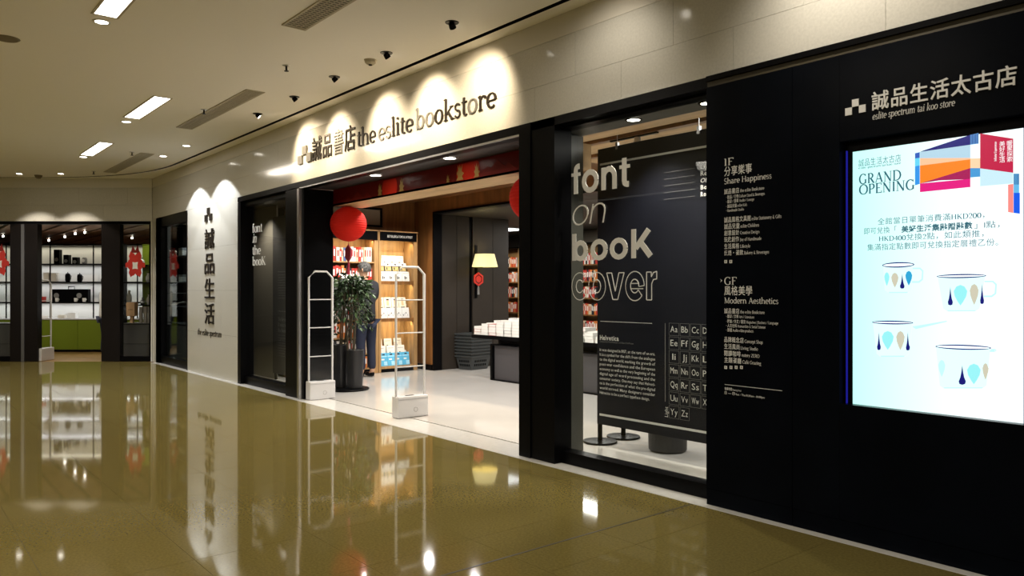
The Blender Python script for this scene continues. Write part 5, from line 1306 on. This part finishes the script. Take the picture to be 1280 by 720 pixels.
# ================================================================== FAR SHOP (turned frame: u right, v deep, w up)
def fx_(px, v=0.0): return farP(px, 0, v)[0]
def fz_(py, v=0.0): return farP(0, py, v)[1]
def FB(*b): return MB(FAR).box(*b)
def floc(u, v, w_): return FAR @ Vector((u, v, w_))
fs_1 = struct('trim_5')
FB(-6.0, fx_(188.2), -.01, .12, 2.70, 2.757).build('header_board', M_BLACK, fs_1)
brn = mat('dark bronze cladding', (.008, .006, .0055), .4, spec=.2)
FB(fx_(13), fx_(26.5), -.01, .14, .003, 2.699).build('column_casing', brn, fs_1); FB(fx_(31.5), fx_(47), -.01, .14, .003, 2.699).build('column_casing', brn, fs_1)
FB(fx_(27), fx_(31), -.02, .02, .003, 2.699).build('steel_strip', mat('dull steel', (.20, .20, .21), .4, .8), fs_1)
FB(fx_(127), fx_(150), -.01, .14, .003, 2.699).build('column_casing', brn, fs_1)
FB(-6.0, -5.9, -.01, .14, .003, 2.699).build('column_casing', brn, fs_1)
w5 = struct('window_5')
FB(fx_(150.2), fx_(188.2), .0, .12, .003, .10).box(fx_(186.5), fx_(188.2), 0, .12, .101, 2.699).build('window_frame', M_BLACK, w5)
FB(fx_(150.2), fx_(186.4), .05, .06, .10, 2.70).build('glass_pane', G1, w5)
w6 = struct('window_6')
FB(-5.9, fx_(12.8), .0, .12, .003, .10).build('window_frame', M_BLACK, w6); FB(-5.9, fx_(12.8), .05, .06, .10, 2.70).build('glass_pane', G1, w6)
gm = thing('security_gate', 'light grey security gate in the opening of the far shop', 'security gate', floc(fx_(46), .05, .003), ANG); Mx = WM[gm.name] @ Matrix.Rotation(0, 4, 'Z')
m_ = mat('light grey gate plastic'); w_ = .42; h_ = 1.60
MB(Mx).tube([(0, .01, .15), (0, .01, h_-.08), (0, .09, h_), (0, w_-.09, h_), (0, w_-.01, h_-.08), (0, w_-.01, .15)], .014, 8).build('frame', m_, gm)
for z in (1.19, .83, .48): MB(Mx).tube([(0, .01, z), (0, w_-.01, z)], .008, 6).build('crossbar', m_, gm)
MB(Mx).box(-.065, .065, -.005, w_, 0, .25).build('base_box', m_, gm, bevel=.01)
# ceiling planks along the main wall direction
def clipf(poly, v0, v1, u1=-.02):
    def cut(pl, f):
        o_ = []
        for i, p in enumerate(pl):
            q_ = pl[(i+1) % len(pl)]; a, b = f(p), f(q_)
            if a >= 0: o_.append(p)
            if a*b < 0: t_ = a/(a-b); o_.append((p[0]+(q_[0]-p[0])*t_, p[1]+(q_[1]-p[1])*t_))
        return o_
    V_ = lambda p: (p[0]-ORG.x)*AX.x + (p[1]-ORG.y)*AX.y; U_ = lambda p: (p[0]-ORG.x)*RT.x + (p[1]-ORG.y)*RT.y
    for f in (lambda p: V_(p)-v0, lambda p: v1-V_(p), lambda p: u1-U_(p), lambda p: U_(p)+7): 
        poly = cut(poly, f)
        if len(poly) < 3: return []
    return poly
cf = struct('ceiling_far_shop'); bk = clipf([(-40, -20), (-10, -20), (-10, 20), (-40, 20)], .15, 9); MB().prism(bk, 2.80, 2.83).build('dark_void', M_BLACK, cf)
for k in range(40):
    pl_ = clipf([(-40, -8 + k*.42), (-10, -8 + k*.42), (-10, -8 + k*.42 + .34), (-40, -8 + k*.42 + .34)], .16, 8.8)
    if pl_: MB().prism(pl_, 2.72, 2.74).build('ceiling_plank', mat('walnut plank', (.60, .36, .24), .5, noise=.3, nscale=4), cf)
wfs = struct('wall_far_shop'); FB(-7, -.02, 9, 9.1, .003, 2.8).build('plaster', M_GREYW, wfs); FB(-7.1, -7, .15, 9, .003, 2.8).build('plaster', M_GREYW, wfs); FB(-.03, -.005, .16, 9, .003, 2.8).build('plaster', M_GREYW, wfs)
# shelf wall
vS = 2.4; FW = CZ/FPX
sw = thing('display_shelving', 'long lit white shelving with dark boards along the back of the far shop', 'shelving', floc(-3, 2.7, .003), ANG)
M_BACK = mat('white back panel', (.72, .71, .66), .5)
FB(-6.5, -.25, vS+.38, vS+.40, .762, 2.46).build('back_panel', M_BACK, sw)
zs = [fz_(329.5, vS), fz_(352, vS), fz_(377.5, vS)]
lvl = [.76] + zs[::-1] + [2.45]
for z in lvl[1:]: FB(-6.5, -.25, vS, vS+.37, z-.03, z).build('shelf', M_BLACK, sw)
for px in (-20, 8, 63, 117, 128, 172): u = fx_(px, vS); FB(u-.014, u+.014, vS-.01, vS-.002, .762, 2.46).build('post', M_BLACK, sw)
for z in lvl[1:]:
    p_ = floc(-2.6, vS+.05, z-.035); q_ = light('shelf_strip_lamp', 'AREA', floc(-2.9, vS+.22, z-.034), 9, (1, .93, .75) if z > 2.2 else (.97, .98, 1), None, 5.2, sizey=.05); q_.rotation_euler = (0, 0, ANG)
gc = thing('green_counter', 'long olive green cabinet under the shelving of the far shop', 'cabinet', floc(-3, 2.6, .003), ANG)
M_GRN = mat('olive green lacquer', (.16, .22, .012), .4)
FB(-6.5, -.25, vS-.05, vS+.38, .05, .735).build('body', M_GREY, gc)
u = -6.5
while u < -.3:
    FB(u+.004, min(u+.62, -.25)-.004, vS-.07, vS-.051, .06, .73).build('door', M_GRN, gc); u += .62
FB(-6.5, -.25, vS-.08, vS+.38, .737, .76).build('countertop', M_WHITEP, gc)
FB(-6.45, -.3, vS, vS+.3, .003, .05).build('plinth', M_BLACK, gc)
def prop(name, cat, lab, px0, px1, py0, z, v=vS+.08, dep=.12, m=M_BLACK, shape='box', h=None):
    u0, u1 = fx_(px0, v), fx_(px1, v); hh = h or (fz_(py0, v) - z)
    t = thing(name, lab, cat, floc((u0+u1)/2, v+dep/2, z+.001), ANG)
    if shape == 'box':
        FB(u0, u1, v, v+dep, z+.001, z+.001+hh).build('body', m, t, bevel=.006)
    else:
        r = (u1-u0)/2; MB(FAR).lathe([(r*.8, 0), (r, hh*.15), (r, hh*.8), (r*.75, hh), (r*.7, hh*.99)], ((u0+u1)/2, v+r, z+.001), 18).build('body', m, t, smooth=False)
    return t, u0, u1, hh
z1_, z2_, z3_, z0_ = zs[0], zs[1], zs[2], .76
M_CR = mat('warm white box', (.66, .62, .54), .5)
for name, cat, lab, a, b, py, z, shp, m in (
    ('speaker_box', 'speaker', 'tallest black speaker box on the top shelf of the far shop', 67, 74, 312, z1_, 'box', M_BLACK),
    ('speaker_box', 'speaker', 'middle sized black speaker box on the top shelf of the far shop', 79, 85.5, 318.5, z1_, 'box', M_BLACK),
    ('speaker_box', 'speaker', 'smallest black speaker box on the top shelf of the far shop', 90, 96.5, 321.5, z1_, 'box', M_BLACK),
    ('ring_clock', 'clock', 'small round dark clock at the right of the top shelf of the far shop', 101, 107, 322, z1_, 'lathe', M_GREY),
    ('gift_box', 'box', 'flat white box on the second shelf of the far shop', 54, 61, 341.5, z2_, 'box', M_CR),
    ('gift_box', 'box', 'white carton beside the flat box on the second shelf of the far shop', 61.5, 70, 342, z2_, 'box', M_CR),
    ('kettle', 'kettle', 'black kettle on the second shelf of the far shop', 80, 86, 342, z2_, 'lathe', M_BLACK),
    ('kettle', 'kettle', 'dark coffee pot right of the kettle on the second shelf of the far shop', 95, 101, 343, z2_, 'lathe', M_BLACK),
    ('red_tin', 'tin', 'small red tin on the third shelf of the far shop', 48.5, 54, 371.5, z3_, 'box', mat('bright ornament red')),
    ('display_tray', 'tray', 'white tray at the left of the lit counter in the far shop', 50, 60, 396, z0_, 'box', M_WHITE),
    ('display_tray', 'tray', 'pale stacked booklets in the middle of the lit counter in the far shop', 72, 80, 394.5, z0_, 'box', M_CR),
    ('tissue_box', 'box', 'white paper box at the right of the lit counter in the far shop', 84, 94, 391.5, z0_, 'box', M_WHITE)):
    t, u0, u1, hh = prop(name, cat, lab, a, b, py, z, shape=shp, m=m)
    uc = (u0+u1)/2; zz = z+.001
    if name == 'speaker_box':
        MB(FAR).cyl((uc, vS+.0785, zz+hh*.3), (u1-u0)*.34, .002, 14, axis='y').build('cone', M_GREY, t)
    elif name == 'kettle':
        MB(FAR).tube([(u1-.01, vS+.12, zz+hh*.85), (u1+.03, vS+.12, zz+hh*.7), (u1+.02, vS+.12, zz+hh*.25)], .006, 6).build('handle', m, t)
        MB(FAR).lathe([(.03, 0), (.008, .015), (.01, .03), (.001, .035)], (uc, vS+.08+(u1-u0)/2, zz+hh+.001), 10).build('lid', m, t)
    elif 'box' in name or name == 'red_tin':
        FB(u0-.002, u1+.002, vS+.078, vS+.202, zz+hh+.001, zz+hh+.012).build('lid', m, t)
    elif name == 'ring_clock': MB(FAR).cyl((uc, vS+.075, zz+hh*.5), hh*.28, .002, 14, axis='y').build('face', M_WHITE, t)
    else: FB(u0+.01, u1-.01, vS+.10, vS+.19, zz+hh+.001, zz+hh+.016).build('card', M_CR, t)
t, u0, u1, hh = prop('stereo_unit', 'stereo', 'wide black stereo with a handle on the third shelf of the far shop', 65, 110, 361.5, z3_)
MB(FAR).tube([((u0+u1)/2-.07, vS+.14, z3_+hh), ((u0+u1)/2-.07, vS+.14, z3_+hh+.06), ((u0+u1)/2+.07, vS+.14, z3_+hh+.06), ((u0+u1)/2+.07, vS+.14, z3_+hh)], .007, 6).build('handle', M_BLACK, t)
for du, m in ((.10, M_GREY), (.62, M_GREY)): MB(FAR).cyl((u0+du, vS+.0785, z3_+hh*.5), .06, .002, 16, axis='y').build('cone', m, t)
for px, py, lab in ((70, 362.5, 'upper white cup before the left of the stereo in the far shop'), (70.01, 370, ''), (93.5, 371, 'white cup before the middle of the black stereo in the far shop'), (104, 371, 'white cup before the right end of the black stereo in the far shop')):
    if not lab: lab = 'lower white cup before the left of the stereo in the far shop'
    if py == 362.5: continue
    u = fx_(px, vS); c_ = thing('cup', lab, 'cup', floc(u, vS+.035, z3_+.001), ANG, 'white cups before the stereo')
    MB(FAR).lathe([(.028, 0), (.035, .02), (.037, .09), (.034, .09), (.032, .02)], (u, vS+.038, z3_+.001), 16).build('bowl', M_WHITE, c_); MB(FAR).tube([(u+.036, vS+.038, z3_+.075), (u+.055, vS+.038, z3_+.06), (u+.036, vS+.038, z3_+.03)], .004, 5).build('handle', M_WHITE, c_)
# cabinets behind the far windows
def cabinet(u0, u1, v0, lab):
    t = thing('drawer_cabinet', lab, 'cabinet', floc((u0+u1)/2, v0+.25, .003), ANG); top = fz_(404, v0)
    m = mat('grey cabinet laminate', (.075, .070, .068), .4)
    FB(u0, u1, v0+.02, v0+.5, .003, top-.02).build('body', M_BLACK, t); FB(u0-.01, u1+.01, v0-.005, v0+.51, top-.019, top).build('top', m, t)
    n_ = max(1, round((u1-u0)/.6))
    for k in range(n_):
        a, b = u0+(u1-u0)*k/n_+.004, u0+(u1-u0)*(k+1)/n_-.004
        for za, zb_3 in ((.04, fz_(430, v0)-.005), (fz_(430, v0)+.005, top-.03)): FB(a, b, v0, v0+.019, za, zb_3).build('drawer', m, t)
    return top
ct = cabinet(fx_(150, .45), fx_(188, .45), .45, 'dark grey drawer cabinet behind the right window of the far shop')
cabinet(-5.6, fx_(12, .45), .45, 'dark grey drawer cabinet behind the left window of the far shop')
u = fx_(163, .6); bx_t = thing('wooden_crate', 'tan wooden crate box standing on the cabinet behind the far right window', 'box', floc(u, .7, ct+.001), ANG)
FB(u-.085, u+.085, .6, .75, ct+.14, ct+.42).build('body', mat('tan wood', (.50, .30, .16), .5), bx_t); FB(u-.03, u+.03, .64, .70, ct+.001, ct+.139).build('foot', mat('tan wood'), bx_t)
for k in (-1, 0, 1): MB(FAR).cyl((u+k*.035, .598, ct+.27), .008, .002, 8, axis='y').build('hole', M_BLACK, bx_t)
M_TIN = mat('brushed tin', (.45, .40, .36), .35, .7)
for k, (px, lab) in enumerate(((174, 'left metal canister on the cabinet behind the far right window'), (179.5, 'middle metal canister on the cabinet behind the far right window'), (184.7, 'right metal canister on the cabinet behind the far right window'))):
    u = fx_(px, .62); c_ = thing('canister', lab, 'canister', floc(u, .7, ct+.001), ANG, 'metal canisters behind the far right window')
    MB(FAR).cyl((u, .7, ct+.001), .038, .30, 18).build('body', M_TIN, c_); MB(FAR).cyl((u, .7, ct+.302), .040, .025, 18).build('lid', M_TIN, c_)
# open shelf with green back further in behind that window
os_ = thing('open_shelf', 'black open shelf with olive back panel behind the right window of the far shop', 'shelf', floc(-.5, 1.3, .003), ANG)
FB(fx_(171, 1.3), -.06, 1.55, 1.58, .9, 2.4).build('back_panel', M_GRN, os_)
for py in (331, 353, 381): z = fz_(py, 1.3); FB(fx_(152, 1.3), -.06, 1.22, 1.54, z-.02, z).build('shelf', M_BLACK, os_)
FB(fx_(152, 1.3)-.02, fx_(152, 1.3), 1.22, 1.54, .003, 2.4).box(-.08, -.06, 1.5, 1.54, .003, 2.4).build('post', M_BLACK, os_)
random.seed(4)
for k, (px, py, hh, m, nm, lab) in enumerate(((176, 331, .14, M_WHITE, 'white_vase', 'white vase on the upper board of the open shelf'), (184, 353, .2, M_WHITE, 'paper_flower', 'white paper decoration on the middle board of the open shelf'),
        (177, 381, .14, M_STEEL, 'metal_scale', 'steel kitchen scale on the lower board of the open shelf'), (185, 381, .22, M_CR, 'cream_jar', 'cream jar on the lower board of the open shelf'), (160, 381, .30, M_WHITE, 'white_bottle', 'tall white bottle at the left of the open shelf'))):
    u = fx_(px, 1.3); z = fz_(py, 1.3)+.001; c_ = thing(nm, lab + ' in the far shop', 'vase' if 'vase' in nm else 'ornament' if 'flower' in nm else 'scale' if 'scale' in nm else 'jar' if 'jar' in nm else 'bottle', floc(u, 1.35, z), ANG)
    MB(FAR).lathe([(.03, 0), (.055, hh*.3), (.05, hh*.6), (.02, hh*.85), (.03, hh)], (u, 1.35, z), 16).build('body', m, c_); MB(FAR).cyl((u, 1.35, z+hh+.001), .022, .01, 12).build('rim', M_BLACK, c_)
# red paper cut ornaments on the far glass
def papercut(px, py, lab, k=1.0):
    u = fx_(px, .03); z = fz_(py, .03); t = thing('paper_cut', lab, 'ornament', floc(u, .03, z-.3), ANG)
    pts = []
    for i in range(40):
        a = 2*PI*i/40; r = (.19 + .035*math.cos(6*a) + (.02 if i % 2 else 0))*k
        pts.append((u + r*math.cos(a)*.85, z + r*math.sin(a)*1.3 + (.05 if math.sin(a) < -.3 else 0)))
    MB(FAR).prism_xz(pts, .030, .034).build('red_paper', mat('bright ornament red'), t)
    MB(FAR).prism_xz([(u + .075*k*math.cos(a*PI/4)*(1 if a % 2 else .6), z + .10*k*math.sin(a*PI/4)*(1 if a % 2 else .6)) for a in range(8)], .026, .0295).build('white_motif', M_WHITE, t)
    MB(FAR).prism_xz([(u-.09*k, z+.25*k), (u-.05*k, z+.40*k), (u, z+.30*k), (u+.05*k, z+.40*k), (u+.09*k, z+.25*k)], .0305, .0335).build('ears', mat('dull red print'), t)
papercut(169, 332, 'red paper cut ornament on the right window of the far shop'); papercut(-1, 330, 'red paper cut ornament on the left window of the far shop')
# track spotlights of the far shop
for px, py, v, lab in ((62, 300, 4.5, 'track spotlight deepest left in the far shop ceiling'), (82, 291, 3.2, 'bright track spotlight second from left in the far shop ceiling'), (95, 284, 2.2, 'bright track spotlight in the middle of the far shop ceiling'), (107, 281, 1.8, 'bright track spotlight at the right of the far shop ceiling'), (166, 298, 3.6, 'track spotlight seen through the right window of the far shop'), (5, 292, 3.0, 'track spotlight seen through the left window of the far shop')):
    u = fx_(px, v); c_ = thing('track_spotlight', lab, 'spotlight', floc(u, v, 2.719), ANG, 'track spotlights in the far shop')
    MB(FAR).cyl((u, v, 2.70), .008, .018, 8).build('stem', M_BLACK, c_); MB(FAR).cyl((u, v-.03, 2.675), .028, .08, 14, axis='y').build('lamp_head', M_WHITEP, c_); MB(FAR).cyl((u, v-.035, 2.675), .024, .003, 14, axis='y').build('lens', M_LAMP, c_)
for u, v, e in ((-2.2, 1.2, 60), (-4.5, 1.4, 55), (-.7, 1.0, 22), (-2.4, 5.0, 60)):
    light('far_shop_lamp', 'SPOT', floc(u, v, 2.68), e, NEUT, floc(u, v+.5, .5), .05, 130, .8)
p2 = person('person in a white top and dark trousers half hidden behind the far shop column', floc(fx_(131, .9), .9, .004), ANG - .9, mat('white top cloth', (.6, .6, .58), .8), M_NAVYT, mat('black hair', (.015, .012, .01), .5),
       {'L': ((-.27, .03, 1.17), (-.30, .12, .96)), 'R': ((.27, .03, 1.17), (.28, .12, .95))}, 0, .96, shoe=M_WHITE)
hq = WM[p2.name] @ Vector((-.29, .14, .62)); bag = thing('handbag', 'small black bag hanging from the hand of the person in the far shop', 'bag', hq, ANG); Mq = WM[bag.name]
MB(Mq).prism_xz([(-.09, 0), (.09, 0), (.075, .14), (-.075, .14)], -.04, .04).build('body', M_BLACK, bag); MB(Mq).tube([(-.06, 0, .14), (-.04, 0, .24), (0, 0, .27), (.04, 0, .24), (.06, 0, .14)], .006, 6).build('strap', M_BLACK, bag)

# ================================================================== DIM DISPLAY BEHIND WINDOW 3
ds = thing('window_shelves', 'dark shelves with a few goods behind the narrow corner window', 'shelf', ((a3+b3)/2, .35, .003))
MB().box(a3-.1, b3+.1, .60, .62, .003, 2.7).build('back_panel', mat('very dark panel', (.012, .014, .016), .5), ds)
for py in (320.5, 352.5, 366, 403): z = zat(222, py, .3); MB().box(a3-.05, b3+.05, .22, .59, z-.015, z).build('shelf', mat('dim shelf board', (.10, .11, .12), .4), ds)
MB().box(a3-.05, b3+.05, .20, .59, .003, zat(222, 405, .3)-.02).build('base_cabinet', mat('grey cabinet laminate'), ds)
for px, py, w_, h_, m, nm, lab in ((227, 320.5, .22, .16, M_CR, 'gift_box', 'pale striped box on the top shelf behind the narrow corner window'), (227, 352.5, .24, .14, M_WHITE, 'gift_box', 'white box on the middle shelf behind the narrow corner window'),
                              (222, 380, .0, 0, M_CR, '', '')):
    if not nm: continue
    x = PX(px, .3); z = zat(px, py, .3)+.001; c_ = thing(nm, lab, 'box', (x, .33, z)); MB().box(x-w_/2, x+w_/2, .28, .40, z, z+h_*.7).build('body', m, c_); MB().box(x-w_/2-.003, x+w_/2+.003, .277, .403, z+h_*.7+.001, z+h_).build('lid', M_GREY, c_)
x = PX(224, .3); z = zat(224, 381, .3); MB().box(a3-.05, b3+.05, .22, .59, z-.035, z-.02).build('shelf', mat('dim shelf board'), ds)
c_ = thing('open_magazine', 'long cream open magazine lying on the lower shelf behind the narrow corner window', 'magazine', (x, .35, z)); MB().add([(x-.5, .25, z-.018), (x+.35, .25, z+.05), (x+.35, .4, z+.05), (x-.5, .4, z-.018), (x-.5, .25, z-.008), (x+.35, .25, z+.07), (x+.35, .4, z+.07), (x-.5, .4, z-.008)], [(0, 3, 2, 1), (4, 5, 6, 7), (0, 1, 5, 4), (1, 2, 6, 5), (2, 3, 7, 6), (3, 0, 4, 7)]).build('pages', M_CR, c_)
light('corner_window_fill', 'SPOT', (-15.0, .28, 2.62), 20, COOL, (-14.9, .4, 1.0), .03, 100, .8)  # unseen spot added so the dark shelves show
for o in (_cvo,): bpy.data.objects.remove(o)
